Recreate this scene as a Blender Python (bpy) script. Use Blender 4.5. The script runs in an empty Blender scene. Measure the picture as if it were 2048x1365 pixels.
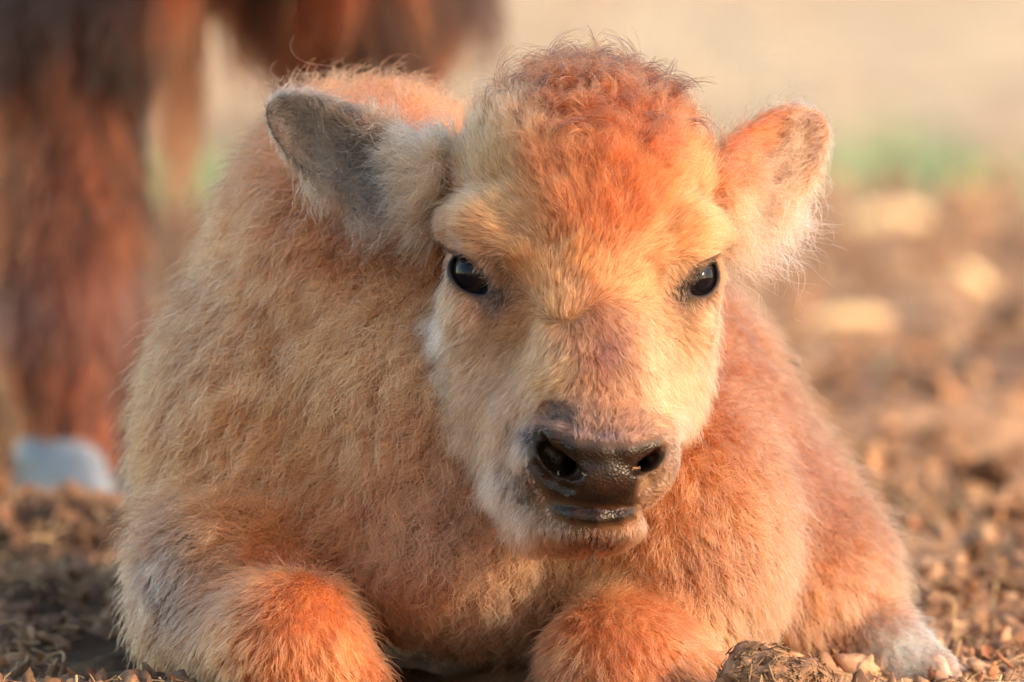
import bpy, math
import numpy as np
from mathutils import Vector, Matrix

QUICK = False
rng = np.random.default_rng(7)
scene = bpy.context.scene
C = scene.collection

# ------------------------------------------------------------------ camera, sky, sun, exposure
CAM_H, DIST, LENS = 0.495, 5.0, 300.0
PITCH = math.radians(3.23)
cam_d = bpy.data.cameras.new('camera')
cam = bpy.data.objects.new('camera', cam_d)
C.objects.link(cam)
cam.location = (0, 0, CAM_H)
cam.rotation_euler = (math.radians(90) - PITCH, 0, 0)
cam_d.lens, cam_d.sensor_width = LENS, 36.0
cam_d.clip_start, cam_d.clip_end = 0.1, 2000
cam_d.dof.use_dof = True
cam_d.dof.focus_distance = DIST - 0.03
cam_d.dof.aperture_fstop = 6.3
scene.camera = cam

SUN_EL, SUN_AZ = math.radians(21), math.radians(62)      # azimuth: from behind the camera towards its right
sun_vec = Vector((math.sin(SUN_AZ) * math.cos(SUN_EL), -math.cos(SUN_AZ) * math.cos(SUN_EL), math.sin(SUN_EL)))
world = bpy.data.worlds.new('World')
scene.world = world
world.use_nodes = True
wn = world.node_tree
sky = wn.nodes.new('ShaderNodeTexSky')
sky.sky_type = 'NISHITA'
sky.sun_disc = False
sky.sun_elevation = SUN_EL
sky.sun_rotation = math.atan2(sun_vec.x, sun_vec.y)
sky.air_density, sky.dust_density, sky.ozone_density = 1.5, 1.0, 1.0
wn.links.new(sky.outputs[0], wn.nodes['Background'].inputs[0])
wn.nodes['Background'].inputs[1].default_value = 0.15
sun_d = bpy.data.lights.new('sun', 'SUN')
sun_d.energy, sun_d.angle, sun_d.color = 2.0, math.radians(0.53), (1.0, 0.70, 0.44)
sun = bpy.data.objects.new('sun', sun_d)
C.objects.link(sun)
sun.location = (3, -2, 4)
sun.rotation_euler = sun_vec.to_track_quat('Z', 'Y').to_euler()

vs = scene.view_settings
vs.view_transform, vs.look, vs.exposure, vs.gamma = 'Standard', 'None', 1.62, 1.0
vs.use_curve_mapping = False
scene.render.engine = 'CYCLES'
scene.cycles.use_denoising = True
scene.cycles.use_adaptive_sampling = True
scene.cycles.adaptive_threshold = 0.03
scene.cycles.max_bounces = 12
scene.cycles.diffuse_bounces = 3
scene.cycles.glossy_bounces = 8
scene.cycles.transmission_bounces = 10
scene.cycles.transparent_max_bounces = 8
scene.cycles_curves.shape = 'RIBBONS'
scene.cycles_curves.subdivisions = 2

# ------------------------------------------------------------------ sculpting frame: unit = 0.293 mm, x right, y up, w towards the camera
F_PX = LENS / 36.0 * 2048
S = DIST / F_PX
CP, SP = math.cos(PITCH), math.sin(PITCH)
BX, BU, BW = np.array([1., 0, 0]), np.array([0, SP, CP]), np.array([0, -CP, SP])
CAM0 = np.array([0, 0, CAM_H])


def m(px, py, w):
    k = (DIST - w * S) / DIST
    return np.array([(px - 1024) * k, (682.5 - py) * k, w], float)


def to_world(p):
    p = np.asarray(p, float)
    return CAM0 + S * (p[..., 0:1] * BX + p[..., 1:2] * BU + p[..., 2:3] * BW) - DIST * BW


def to_px(p):                                    # sculpt frame -> picture position (for looking things up in the guide tables)
    k = DIST / (DIST - p[..., 2] * S)
    return np.stack([1024 + p[..., 0] * k, 682.5 - p[..., 1] * k], -1)


def ground_point(px, py):                        # where the ray through a pixel meets the flat ground
    d = BX * (px - 1024) + BU * (682.5 - py) - BW * F_PX
    t = -CAM_H / d[2]
    return CAM0 + d * t


def at_depth(px, py, d):
    return CAM0 + (BX * (px - 1024) + BU * (682.5 - py)) * d / F_PX - BW * d


# ------------------------------------------------------------------ small numpy tools
def hash3(i, j, k, seed):
    h = (i.astype(np.int64) * 73856093) ^ (j.astype(np.int64) * 19349663) ^ (k.astype(np.int64) * 83492791) ^ (seed * 2654435761)
    h = (h ^ (h >> 13)) * 1274126177 & 0x7fffffff
    h = (h ^ (h >> 16)) & 0xffff
    return h / 65535.0


def vnoise(p, scale, seed=0):                    # value noise, -1..1
    q = np.asarray(p) / scale
    i = np.floor(q).astype(np.int64)
    f = q - i
    f = f * f * (3 - 2 * f)
    r = 0
    for a in (0, 1):
        wx = f[..., 0] if a else 1 - f[..., 0]
        for b in (0, 1):
            wy = f[..., 1] if b else 1 - f[..., 1]
            for c in (0, 1):
                wz = f[..., 2] if c else 1 - f[..., 2]
                r = r + wx * wy * wz * hash3(i[..., 0] + a, i[..., 1] + b, i[..., 2] + c, seed)
    return r * 2 - 1


def vnoise3(p, scale, seed=0):
    return np.stack([vnoise(p, scale, seed), vnoise(p, scale, seed + 11), vnoise(p, scale, seed + 23)], -1)


def nrm(v):
    return v / np.maximum(np.linalg.norm(v, axis=-1, keepdims=True), 1e-9)


def srgb(*c):
    c = np.array(c, float) / 255
    return np.where(c <= 0.04045, c / 12.92, ((c + 0.055) / 1.055) ** 2.4)


# ------------------------------------------------------------------ implicit-surface sculpting
class Field:
    def __init__(self, ax, ay, az, far=70.):
        self.ax, self.ay, self.az = ax, ay, az
        self.F = np.full((len(ax), len(ay), len(az)), far, np.float32)

    def _win(self, lo, hi):
        s = [slice(max(np.searchsorted(a, l) - 1, 0), np.searchsorted(a, h) + 1) for a, l, h in zip((self.ax, self.ay, self.az), lo, hi)]
        X = self.ax[s[0]][:, None, None].astype(np.float32)
        Y = self.ay[s[1]][None, :, None].astype(np.float32)
        Z = self.az[s[2]][None, None, :].astype(np.float32)
        return tuple(s), X, Y, Z

    def _mix(self, s, d, k, op):
        A = self.F[s]
        if op == 'add':
            h = np.maximum(k - np.abs(A - d), 0) / k
            self.F[s] = np.minimum(A, d) - h * h * k * 0.25
        else:
            d = -d
            h = np.maximum(k - np.abs(A - d), 0) / k
            self.F[s] = np.maximum(A, d) + h * h * k * 0.25

    def ell(self, c, r, k=40, op='add', rot=None):
        c, r = np.asarray(c, float), np.asarray(r, float)
        R = np.eye(3) if rot is None else np.asarray(rot, float)      # rows are the ellipsoid's axes
        ext = np.sqrt(((R * r[:, None]) ** 2).sum(0)) + 70
        s, X, Y, Z = self._win(c - ext, c + ext)
        X, Y, Z = X - c[0], Y - c[1], Z - c[2]
        k0 = k1 = 0
        for a in range(3):
            q = X * R[a, 0] + Y * R[a, 1] + Z * R[a, 2]
            k0 = k0 + (q / r[a]) ** 2
            k1 = k1 + (q / r[a] ** 2) ** 2
        k0 = np.sqrt(k0)
        d = k0 * (k0 - 1) / np.maximum(np.sqrt(k1), 1e-6)
        self._mix(s, d, k, op)

    def cone(self, a, b, ra, rb, k=40, op='add'):
        a, b = np.asarray(a, float), np.asarray(b, float)
        R = max(ra, rb) + 70
        s, X, Y, Z = self._win(np.minimum(a, b) - R, np.maximum(a, b) + R)
        ba = b - a
        t = np.clip(((X - a[0]) * ba[0] + (Y - a[1]) * ba[1] + (Z - a[2]) * ba[2]) / (ba @ ba), 0, 1)
        d = np.sqrt((X - a[0] - t * ba[0]) ** 2 + (Y - a[1] - t * ba[1]) ** 2 + (Z - a[2] - t * ba[2]) ** 2) - (ra + (rb - ra) * t)
        self._mix(s, d, k, op)

    def path(self, pts, radii, k=20, op='add'):
        for i in range(len(pts) - 1):
            self.cone(pts[i], pts[i + 1], radii[i], radii[i + 1], k, op)

    def almond(self, c, g, h, hl, hh, k=6):       # lens-shaped opening cut along g
        c = np.asarray(c, float)
        v = np.cross(g, h)
        s, X, Y, Z = self._win(c - 150, c + 150)
        X, Y, Z = X - c[0], Y - c[1], Z - c[2]
        qa = np.abs(X * h[0] + Y * h[1] + Z * h[2])
        qv = np.abs(X * v[0] + Y * v[1] + Z * v[2])
        qg = X * g[0] + Y * g[1] + Z * g[2]
        d0 = (hl * hl - hh * hh) / (2 * hh)
        d = np.sqrt(qa ** 2 + (qv + d0) ** 2) - (d0 + hh)
        d = np.maximum(d, -qg)
        self._mix(s, d, k, 'cut')

    def mesh(self):
        F, ax, ay, az = self.F, self.ax, self.ay, self.az
        n = F.shape
        cn = (n[0] - 1, n[1] - 1, n[2] - 1)
        sg = F < 0
        ids, pos, quads = [], [], []
        axes = (ax, ay, az)
        for d in range(3):
            lo = [slice(None)] * 3; hi = [slice(None)] * 3
            lo[d], hi[d] = slice(0, -1), slice(1, None)
            A, B = sg[tuple(lo)], sg[tuple(hi)]
            I = np.argwhere(A != B)
            e, f = [x for x in range(3) if x != d]
            ok = (I[:, e] > 0) & (I[:, e] < n[e] - 1) & (I[:, f] > 0) & (I[:, f] < n[f] - 1)
            I = I[ok]
            J = I.copy(); J[:, d] += 1
            fa, fb = F[tuple(I.T)], F[tuple(J.T)]
            t = fa / (fa - fb)
            P = np.stack([axes[q][I[:, q]] for q in range(3)], 1).astype(float)
            P[:, d] += t * (axes[d][J[:, d]] - axes[d][I[:, d]])
            cs = []
            for de, df in ((-1, -1), (0, -1), (0, 0), (-1, 0)):
                K = I.copy(); K[:, e] += de; K[:, f] += df
                c = (K[:, 0] * cn[1] + K[:, 1]) * cn[2] + K[:, 2]
                cs.append(c); ids.append(c); pos.append(P)
            Q = np.stack(cs, 1)
            flip = fa > 0
            if d == 1:
                flip = ~flip
            Q[flip] = Q[flip][:, ::-1]
            quads.append(Q)
        ids, pos, quads = np.concatenate(ids), np.concatenate(pos), np.concatenate(quads)
        u, inv = np.unique(ids, return_inverse=True)
        cnt = np.bincount(inv)
        V = np.stack([np.bincount(inv, pos[:, q]) / cnt for q in range(3)], 1)
        Q = np.searchsorted(u, quads)
        # light smoothing
        for _ in range(2):
            acc = np.zeros_like(V); num = np.zeros(len(V))
            for a, b in ((0, 1), (1, 2), (2, 3), (3, 0)):
                np.add.at(acc, Q[:, a], V[Q[:, b]]); np.add.at(acc, Q[:, b], V[Q[:, a]])
                np.add.at(num, Q[:, a], 1); np.add.at(num, Q[:, b], 1)
            V = V * 0.6 + 0.4 * acc / np.maximum(num, 1)[:, None]
        return V, Q

    def sample(self, P):
        idx, fr = [], []
        for a, q in zip((self.ax, self.ay, self.az), range(3)):
            i = np.clip(np.searchsorted(a, P[:, q]) - 1, 0, len(a) - 2)
            idx.append(i); fr.append(np.clip((P[:, q] - a[i]) / (a[i + 1] - a[i]), 0, 1))
        r = 0
        for a in (0, 1):
            for b in (0, 1):
                for c in (0, 1):
                    w = (fr[0] if a else 1 - fr[0]) * (fr[1] if b else 1 - fr[1]) * (fr[2] if c else 1 - fr[2])
                    r = r + w * self.F[idx[0] + a, idx[1] + b, idx[2] + c]
        return r


def axis(*segs):                                  # (start, stop, step), ...
    out = []
    for a, b, st in segs:
        out.append(np.arange(a, b, st))
    return np.concatenate(out)


def vnormals(V, Q):
    N = np.cross(V[Q[:, 2]] - V[Q[:, 0]], V[Q[:, 3]] - V[Q[:, 1]])
    o = np.zeros_like(V)
    for a in range(4):
        np.add.at(o, Q[:, a], N)
    return nrm(o)


# ------------------------------------------------------------------ object helpers
def mesh_obj(name, V, F, mat=None, parent=None, smooth=True):
    me = bpy.data.meshes.new(name)
    V = np.asarray(V, np.float32)
    F = np.asarray(F, np.int32)
    nf, k = F.shape
    me.vertices.add(len(V)); me.vertices.foreach_set('co', V.ravel())
    me.loops.add(nf * k); me.loops.foreach_set('vertex_index', F.ravel())
    me.polygons.add(nf)
    me.polygons.foreach_set('loop_start', np.arange(0, nf * k, k, dtype=np.int32))
    me.update(calc_edges=True)
    me.validate()
    me.polygons.foreach_set('use_smooth', np.full(len(me.polygons), smooth))
    if mat:
        me.materials.append(mat)
    o = bpy.data.objects.new(name, me)
    C.objects.link(o)
    if parent:
        o.parent = parent
    return o


def tag(o, label=None, cat=None, group=None, kind=None):
    for k, v in (('label', label), ('category', cat), ('group', group), ('kind', kind)):
        if v:
            o[k] = v
    return o


def empty(name):
    o = bpy.data.objects.new(name, None)
    C.objects.link(o)
    return o


def set_attr(o, name, data, typ='FLOAT_COLOR'):
    a = o.data.attributes.new(name, typ, 'POINT')
    if typ == 'FLOAT_COLOR':
        d = np.ones((len(data), 4), np.float32); d[:, :3] = data
        a.data.foreach_set('color', d.ravel())
    else:
        a.data.foreach_set('value', np.asarray(data, np.float32))


def ground_z(x, y):
    return float(ground_h(np.array([x]), np.array([y]))[0])


class NT:
    def __init__(self, name):
        self.mat = bpy.data.materials.new(name)
        self.mat.use_nodes = True
        self.t = self.mat.node_tree
        self.t.nodes.clear()
        self.out = self.n('ShaderNodeOutputMaterial')

    def n(self, typ, **kw):
        nd = self.t.nodes.new(typ)
        for k, v in kw.items():
            if k.startswith('i_'):
                nd.inputs[k[2:].replace('_', ' ')].default_value = v
            else:
                setattr(nd, k, v)
        return nd

    def l(self, a, b):
        self.t.links.new(a, b)

    def ramp(self, fac, stops):
        r = self.n('ShaderNodeValToRGB')
        el = r.color_ramp.elements
        while len(el) < len(stops):
            el.new(0.5)
        for e, (p, c) in zip(el, stops):
            e.position = p
            e.color = (*c, 1)
        self.l(fac, r.inputs[0])
        return r.outputs[0]

    def mix(self, fac, a, b, mode='MIX'):
        x = self.n('ShaderNodeMix', data_type='RGBA', blend_type=mode)
        for sock, v in ((x.inputs[0], fac), (x.inputs[6], a), (x.inputs[7], b)):
            if isinstance(v, (int, float)):
                sock.default_value = v
            elif isinstance(v, tuple):
                sock.default_value = (*v, 1)
            else:
                self.l(v, sock)
        return x.outputs[2]

    def noise(self, vec, scale, detail=4, rough=0.6):
        x = self.n('ShaderNodeTexNoise', i_Scale=scale, i_Detail=detail, i_Roughness=rough)
        if vec is not None:
            self.l(vec, x.inputs['Vector'])
        return x.outputs[0]

    def bump(self, h, strength, dist):
        b = self.n('ShaderNodeBump', i_Strength=strength, i_Distance=dist)
        self.l(h, b.inputs['Height'])
        return b.outputs[0]

# ------------------------------------------------------------------ the calf: one continuous skin
def build_calf_fields():
    ax = axis((-900, -510, 15), (-510, 26, 6), (26, 318, 3.2), (318, 650, 6), (650, 960, 15))
    ay = axis((-820, -460, 13), (-460, -378, 6), (-378, -150, 3.2), (-150, 580, 6))
    aw = axis((-2700, -320, 24), (-320, 200, 6), (200, 440, 3.4))
    H, B, E = Field(ax, ay, aw), Field(ax, ay, aw), Field(ax, ay, aw)
    # --- torso, shoulders, legs
    B.ell(m(900, 790, -850), (480, 490, 850), 60)
    B.ell(m(1010, 870, -1700), (460, 420, 760), 80)
    B.ell(m(735, 555, -620), (300, 350, 430), 80)
    B.ell(m(600, 900, -540), (310, 420, 360), 70)
    B.ell(m(470, 1180, -330), (205, 235, 240), 70)
    B.ell(m(950, 980, -330), (330, 310, 290), 80)
    B.cone(m(1130, 520, -190), m(900, 830, -560), 215, 360, 80)
    B.ell(m(1340, 1090, -330), (240, 330, 320), 70)
    B.ell(m(1330, 1000, -900), (275, 470, 620), 70)
    B.ell(m(1560, 1180, -800), (238, 215, 380), 70)
    B.ell(m(1475, 1085, -860), (225, 260, 450), 90)
    # folded forelegs
    B.cone(m(450, 1270, -260), m(585, 1300, 40), 150, 142, 50)
    B.cone(m(585, 1300, 40), m(690, 1370, 60), 142, 80, 40)
    B.cone(m(1300, 1300, -200), m(1240, 1345, 10), 170, 142, 50)
    B.cone(m(1240, 1345, 10), m(1420, 1400, 0), 142, 85, 40)
    # hind leg reaching forward on its left side
    B.cone(m(1640, 1285, -800), m(1770, 1312, -560), 125, 90, 50)
    B.cone(m(1770, 1312, -560), m(1868, 1345, -500), 86, 52, 40)
    # --- head
    H.ell(m(1162, 400, -75), (256, 222, 228), 40)
    H.ell(m(1165, 316, -65), (222, 160, 195), 60)
    H.cone(m(1165, 560, -40), m(1196, 860, 195), 198, 118, 70)
    H.cone(m(1168, 470, 20), m(1186, 760, 168), 158, 112, 70)
    H.ell(m(1012, 685, -60), (132, 255, 180), 80)
    H.ell(m(1100, 890, 60), (116, 178, 160), 80)
    H.ell(m(1318, 670, -55), (98, 225, 175), 80)
    H.ell(m(1280, 880, 90), (66, 140, 125), 80)
    # brows and cheek bones
    H.path([m(912, 452, 25), m(965, 450, 78), m(1022, 506, 112)], [34, 36, 28], 60)
    H.path([m(1425, 462, 5), m(1382, 462, 62), m(1322, 520, 108)], [30, 33, 26], 60)
    H.ell(m(1000, 650, 170), (50, 90, 50), 70, 'cut')
    H.ell(m(965, 625, 60), (70, 50, 70), 50)
    H.ell(m(1385, 630, 45), (38, 50, 70), 50)
    # muzzle: nose, lips, chin
    H.ell(m(1198, 905, 225), (138, 92, 120), 40)
    H.ell(m(1196, 955, 245), (112, 76, 110), 30)
    H.ell(m(1092, 918, 235), (50, 66, 76), 40)
    H.ell(m(1310, 920, 228), (42, 62, 74), 40)
    H.ell(m(1188, 1052, 205), (100, 58, 112), 34)
    H.ell(m(1110, 1025, 130), (90, 74, 120), 60)
    # philtrum pad between the nostrils and the rolled upper rims
    H.ell(m(1203, 945, 300), (72, 62, 62), 26)
    H.path([m(1084, 860, 285), m(1118, 874, 312), m(1160, 894, 334), m(1200, 900, 342), m(1252, 900, 332), m(1318, 882, 284)], [14, 22, 22, 20, 21, 13], 20)
    # nostrils: crescents tucked under the rims
    def surf(px, py):
        w = np.arange(60, 420, 2.)
        p = np.array([m(px, py, a) for a in w])
        hit = np.where(H.sample(p) < 0)[0]
        return w[hit[-1]] if len(hit) else 150.

    def skin_path(pts, radii, depth, k):
        H.path([m(x, y, surf(x, y) - d) for (x, y), d in zip(pts, depth)], radii, k, 'cut')
    sl, sr = surf(1112, 918), surf(1296, 922)
    H.path([m(1096, 902, sl - 40), m(1124, 924, sl - 34), m(1144, 936, sl - 40), m(1150, 915, sl - 120)], [17, 22, 18, 14], 12, 'cut')
    skin_path([(1078, 872), (1090, 892), (1106, 912), (1124, 928), (1142, 941), (1158, 949)], [7, 15, 21, 23, 18, 8], [4, 9, 14, 15, 11, 3], 12)
    H.path([m(1304, 918, sr - 30), m(1288, 930, sr - 26), m(1272, 915, sr - 100)], [11, 13, 10], 10, 'cut')
    skin_path([(1328, 898), (1314, 912), (1300, 924), (1284, 935), (1268, 943)], [6, 11, 14, 13, 7], [3, 7, 9, 8, 3], 9)
    skin_path([(1070, 930), (1096, 962), (1128, 978), (1146, 982)], [5, 8, 9, 6], [0, 2, 2, 0], 14)
    skin_path([(1322, 946), (1300, 962), (1284, 976)], [4, 7, 6], [0, 2, 1], 12)
    # mouth line
    H.path([m(1082, 1004, 290), m(1105, 1007, 318), m(1140, 1014, 350), m(1200, 1018, 365), m(1250, 1020, 345), m(1290, 1016, 305)], [3, 6, 8, 8, 8, 4], 7, 'cut')
    # full lower lip
    H.path([m(1105, 1020, 268), m(1150, 1033, 305), m(1195, 1038, 314), m(1240, 1034, 300), m(1270, 1024, 268)], [11, 15, 16, 14, 11], 9)
    # eyes
    for c, g, h, hl, hh in EYES:
        H.ell(c, (63, 63, 63), 34)
        H.ell(c, (52, 52, 52), 4, 'cut')
        H.almond(c + np.array([0, -4., 0]), g, h, hl, hh, 7)
    # temple hollows before the ears
    H.ell(m(905, 305, 40), (26, 62, 40), 30, 'cut')
    # --- ears
    for (c, L, A, r1, sh, r2) in EARS:
        T = np.cross(L, A)
        T = T if T[2] > 0 else -T
        R = np.stack([L, A, T])
        E.ell(c, r1, 10, rot=R)
        E.ell(c + T * sh, r2, 10, 'cut', rot=R)
    E.cone(m(872, 365, -115), m(805, 352, -135), 84, 46, 40)
    E.cone(m(1422, 385, -130), m(1474, 372, -145), 80, 46, 40)
    return H, B, E


def unit(*v):
    return nrm(np.array(v, float))


def eye(px, py, w, g, tilt, hl, hh):
    g = unit(*g)
    h = np.array([math.cos(tilt), math.sin(tilt), 0.])
    h = nrm(h - g * (h @ g))
    return (m(px, py, w), g, h, hl, hh)


EYES = [eye(957, 548, 66, (-0.50, 0.02, 0.86), math.radians(-36), 58, 26),
        eye(1378, 557, 56, (0.62, 0.02, 0.78), math.radians(32), 46, 26)]


def ear(base, tip, perp, r1, sh, r2, cen=0.55):
    base, tip = m(*base), m(*tip)
    L = nrm(tip - base)
    A = np.array(perp, float); A = nrm(A - L * (A @ L))
    return (base + (tip - base) * cen, L, A, np.array(r1, float), sh, np.array(r2, float))


EARS = [ear((870, 425, -110), (552, 216, -190), (0.5, 0.8, 0.1), (196, 82, 50), 27, (196, 77, 50)),
        ear((1430, 420, -130), (1628, 246, -200), (-0.62, 0.75, 0.12), (150, 86, 48), 36, (150, 82, 48))]

HF, BF, EF = build_calf_fields()
ALL = Field(HF.ax, HF.ay, HF.az)


def smin(a, b, k):
    h = np.maximum(k - np.abs(a - b), 0) / k
    return np.minimum(a, b) - h * h * k * 0.25


ALL.F = smin(smin(HF.F, EF.F, 26), BF.F, 40)
for c, g, h, hl, hh in EYES:                      # keep the sockets open
    pass
CV, CQ = ALL.mesh()
CN = vnormals(CV, CQ)
f_h, f_b, f_e = HF.sample(CV), BF.sample(CV), EF.sample(CV)
CZ = np.where((f_e < f_h - 4) & (f_e < f_b), 2, np.where(f_h < f_b, 0, 1))     # 0 head, 1 body, 2 ear
CPX = to_px(CV)


def in_poly(P, poly):
    x, y = P[:, 0], P[:, 1]
    r = np.zeros(len(P), bool)
    n = len(poly)
    for i in range(n):
        (x1, y1), (x2, y2) = poly[i], poly[(i + 1) % n]
        c = ((y1 > y) != (y2 > y)) & (x < (x2 - x1) * (y - y1) / (y2 - y1 + 1e-9) + x1)
        r ^= c
    return r


def poly_soft(P, poly, soft):
    d = np.full(len(P), 1e9)
    n = len(poly)
    for i in range(n):
        a, b = np.array(poly[i], float), np.array(poly[(i + 1) % n], float)
        t = np.clip(((P - a) @ (b - a)) / ((b - a) @ (b - a)), 0, 1)
        d = np.minimum(d, np.linalg.norm(P - a - t[:, None] * (b - a), axis=1))
    d = np.where(in_poly(P, poly), d, -d)
    return np.clip(d / soft * 0.5 + 0.5, 0, 1)


NOSE = [(1086, 862), (1110, 868), (1150, 888), (1200, 893), (1252, 896), (1318, 880), (1330, 905), (1306, 938), (1280, 955), (1274, 985), (1270, 1018),
        (1200, 1014), (1125, 1003), (1100, 998), (1080, 965), (1062, 930), (1066, 890)]
LIP = [(1098, 1006), (1200, 1014), (1272, 1014), (1268, 1036), (1235, 1048), (1190, 1052), (1140, 1044), (1108, 1026)]
front = (CV[:, 2] > 150) & (CZ == 0)
nose_v = np.maximum(poly_soft(CPX, NOSE, 8), poly_soft(CPX, LIP, 6)) * front
eye_v = np.zeros(len(CV))
for c, g, h, hl, hh in EYES:
    v = np.cross(g, h)
    q = CV - c
    r = np.sqrt((q @ h / (hl + 6)) ** 2 + (q @ v / (hh + 8)) ** 2)
    eye_v = np.maximum(eye_v, np.clip((1.12 - r) / 0.24, 0, 1) * ((q @ g) > 0) * (np.linalg.norm(q, axis=1) < 95))

# ------------------------------------------------------------------ coat: guide tables (picture position, lie of the hair, length, lift, curl, colour)
#   px    py    dx    dy   len lift curl  colour (sRGB)
HEAD_G = [
    (1130, 600, 0.0, -1.0, 24, .35, .05, (214, 150, 98)),
    (1040, 640, -0.7, 0.3, 24, .30, .05, (205, 150, 104)),
    (1170, 540, 0.2, -1.0, 30, .35, .08, (216, 140, 84)),
    (1060, 540, -0.3, -0.9, 28, .35, .08, (218, 146, 92)),
    (1280, 560, 0.6, -0.7, 28, .35, .08, (216, 150, 96)),
    (1330, 620, 0.8, 0.2, 26, .30, .05, (212, 158, 108)),
    (1200, 450, 0.2, -0.9, 46, .45, .30, (186, 98, 54)),
    (1140, 400, -0.3, -0.8, 46, .45, .30, (190, 106, 62)),
    (1280, 420, 0.5, -0.7, 46, .45, .30, (190, 102, 56)),
    (1230, 330, 0.4, -0.6, 58, .55, .45, (178, 94, 52)),
    (1110, 310, -0.4, -0.8, 54, .50, .40, (196, 112, 66)),
    (1310, 290, 0.6, -0.5, 60, .55, .60, (168, 88, 48)),
    (1010, 430, -0.8, -0.5, 34, .35, .10, (214, 154, 102)),
    (960, 400, -0.9, -0.5, 36, .35, .12, (206, 156, 110)),
    (975, 330, -0.4, -0.9, 44, .35, .15, (184, 142, 98)),
    (930, 300, -0.3, -0.9, 40, .30, .15, (168, 128, 92)),
    (1040, 260, -0.4, -0.9, 56, .45, .35, (186, 134, 90)),
    (1000, 200, -0.6, -0.8, 60, .45, .40, (190, 134, 88)),
    (1150, 230, 0.1, -0.9, 52, .6, .8, (130, 70, 42)),
    (1120, 160, -0.1, -0.9, 54, .6, .8, (124, 68, 42)),
    (1220, 190, 0.3, -0.8, 54, .6, .8, (126, 68, 42)),
    (1290, 230, 0.5, -0.7, 50, .6, .8, (140, 74, 44)),
    (1370, 300, 0.8, -0.5, 46, .40, .35, (206, 126, 74)),
    (1390, 380, 0.7, -0.6, 36, .35, .12, (214, 138, 84)),
    (1390, 440, 0.8, -0.4, 30, .30, .08, (216, 144, 90)),
    (1330, 480, 0.7, -0.5, 32, .30, .10, (218, 150, 94)),
    (1430, 470, 0.9, 0.0, 30, .30, .08, (226, 172, 120)),
    (940, 470, -0.7, -0.2, 28, .30, .06, (206, 146, 98)),
    (900, 490, -0.7, 0.3, 22, .25, .05, (168, 132, 112)),
    (1000, 560, -0.3, 0.6, 18, .25, .05, (150, 104, 72)),
    (930, 620, -0.6, 0.7, 28, .28, .08, (196, 146, 104)),
    (860, 560, -0.7, 0.7, 50, .45, .30, (204, 168, 126)),
    (872, 660, -0.8, 0.6, 60, .65, .50, (242, 226, 206)),
    (872, 755, -0.8, 0.6, 64, .65, .50, (244, 232, 214)),
    (905, 855, -0.6, 0.8, 62, .60, .50, (240, 226, 206)),
    (985, 960, -0.5, 0.9, 60, .55, .50, (228, 206, 184)),
    (920, 740, -0.6, 0.8, 44, .38, .20, (198, 154, 118)),
    (980, 840, -0.5, 0.9, 38, .35, .18, (198, 156, 122)),
    (1010, 720, -0.5, 0.8, 30, .30, .10, (204, 162, 122)),
    (1040, 900, -0.6, 0.8, 22, .28, .08, (154, 124, 102)),
    (1040, 800, -0.5, 0.8, 26, .30, .08, (196, 150, 112)),
    (1100, 700, -0.2, 0.9, 26, .32, .08, (206, 156, 112)),
    (1100, 750, -0.5, 0.3, 32, .45, .12, (198, 152, 100)),
    (1180, 660, 0.2, 0.9, 24, .30, .08, (186, 136, 104)),
    (1220, 700, 0.3, 0.9, 22, .25, .08, (160, 112, 96)),
    (1190, 770, 0.2, 0.8, 22, .30, .08, (202, 144, 104)),
    (1290, 700, 0.5, 0.8, 24, .28, .08, (214, 162, 114)),
    (1310, 790, 0.5, 0.8, 26, .28, .08, (222, 174, 124)),
    (1380, 720, 0.7, 0.7, 40, .40, .20, (222, 170, 120)),
    (1360, 820, 0.6, 0.8, 40, .40, .20, (226, 182, 132)),
    (1400, 640, 0.8, 0.5, 30, .30, .10, (218, 176, 130)),
    (1340, 560, 0.4, 0.5, 18, .25, .05, (206, 150, 102)),
    (1190, 850, 0.0, -1.0, 20, .35, .08, (146, 106, 86)),
    (1120, 840, -0.6, -0.6, 16, .25, .05, (98, 78, 72)),
    (1270, 850, 0.5, -0.7, 18, .28, .05, (146, 104, 82)),
    (1200, 880, 0.0, -1.0, 12, .30, .05, (112, 84, 74)),
    (1060, 880, -0.9, 0.2, 10, .22, .05, (80, 70, 70)),
    (1050, 950, -0.8, 0.4, 12, .22, .05, (112, 94, 86)),
    (1330, 900, 0.8, 0.2, 10, .22, .05, (176, 132, 106)),
    (1320, 970, 0.6, 0.6, 12, .22, .05, (196, 144, 106)),
    (1080, 1000, -0.6, 0.6, 12, .22, .05, (150, 112, 86)),
    (1110, 1060, -0.4, 0.8, 20, .30, .10, (150, 112, 84)),
    (1190, 1060, 0.0, 1.0, 14, .28, .05, (160, 110, 72)),
    (1190, 1090, 0.0, 1.0, 14, .28, .05, (112, 68, 44)),
    (1260, 1060, 0.3, 0.9, 14, .28, .05, (178, 122, 82)),
    (1140, 1085, -.1, 1.0, 14, .28, .05, (126, 84, 58)),
    (1240, 1082, .1, 1.0, 14, .28, .05, (112, 66, 42)),
    (1190, 1075, .0, 1.0, 12, .28, .05, (104, 62, 42)),
    (990, 588, -.2, .8, 13, .25, .05, (66, 50, 46)),
    (965, 592, -.5, .8, 14, .25, .05, (110, 84, 70)),
    (885, 530, -.6, .6, 16, .25, .05, (110, 90, 82)),
    (1365, 580, .0, .8, 12, .25, .05, (96, 72, 56)),
    (1062, 985, -.6, .6, 10, .22, .05, (104, 78, 62)),
    (1318, 1010, .6, .4, 10, .22, .05, (140, 92, 62)),
    (1040, 1050, -0.4, 0.9, 40, .40, .30, (176, 144, 118)),
]
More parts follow.
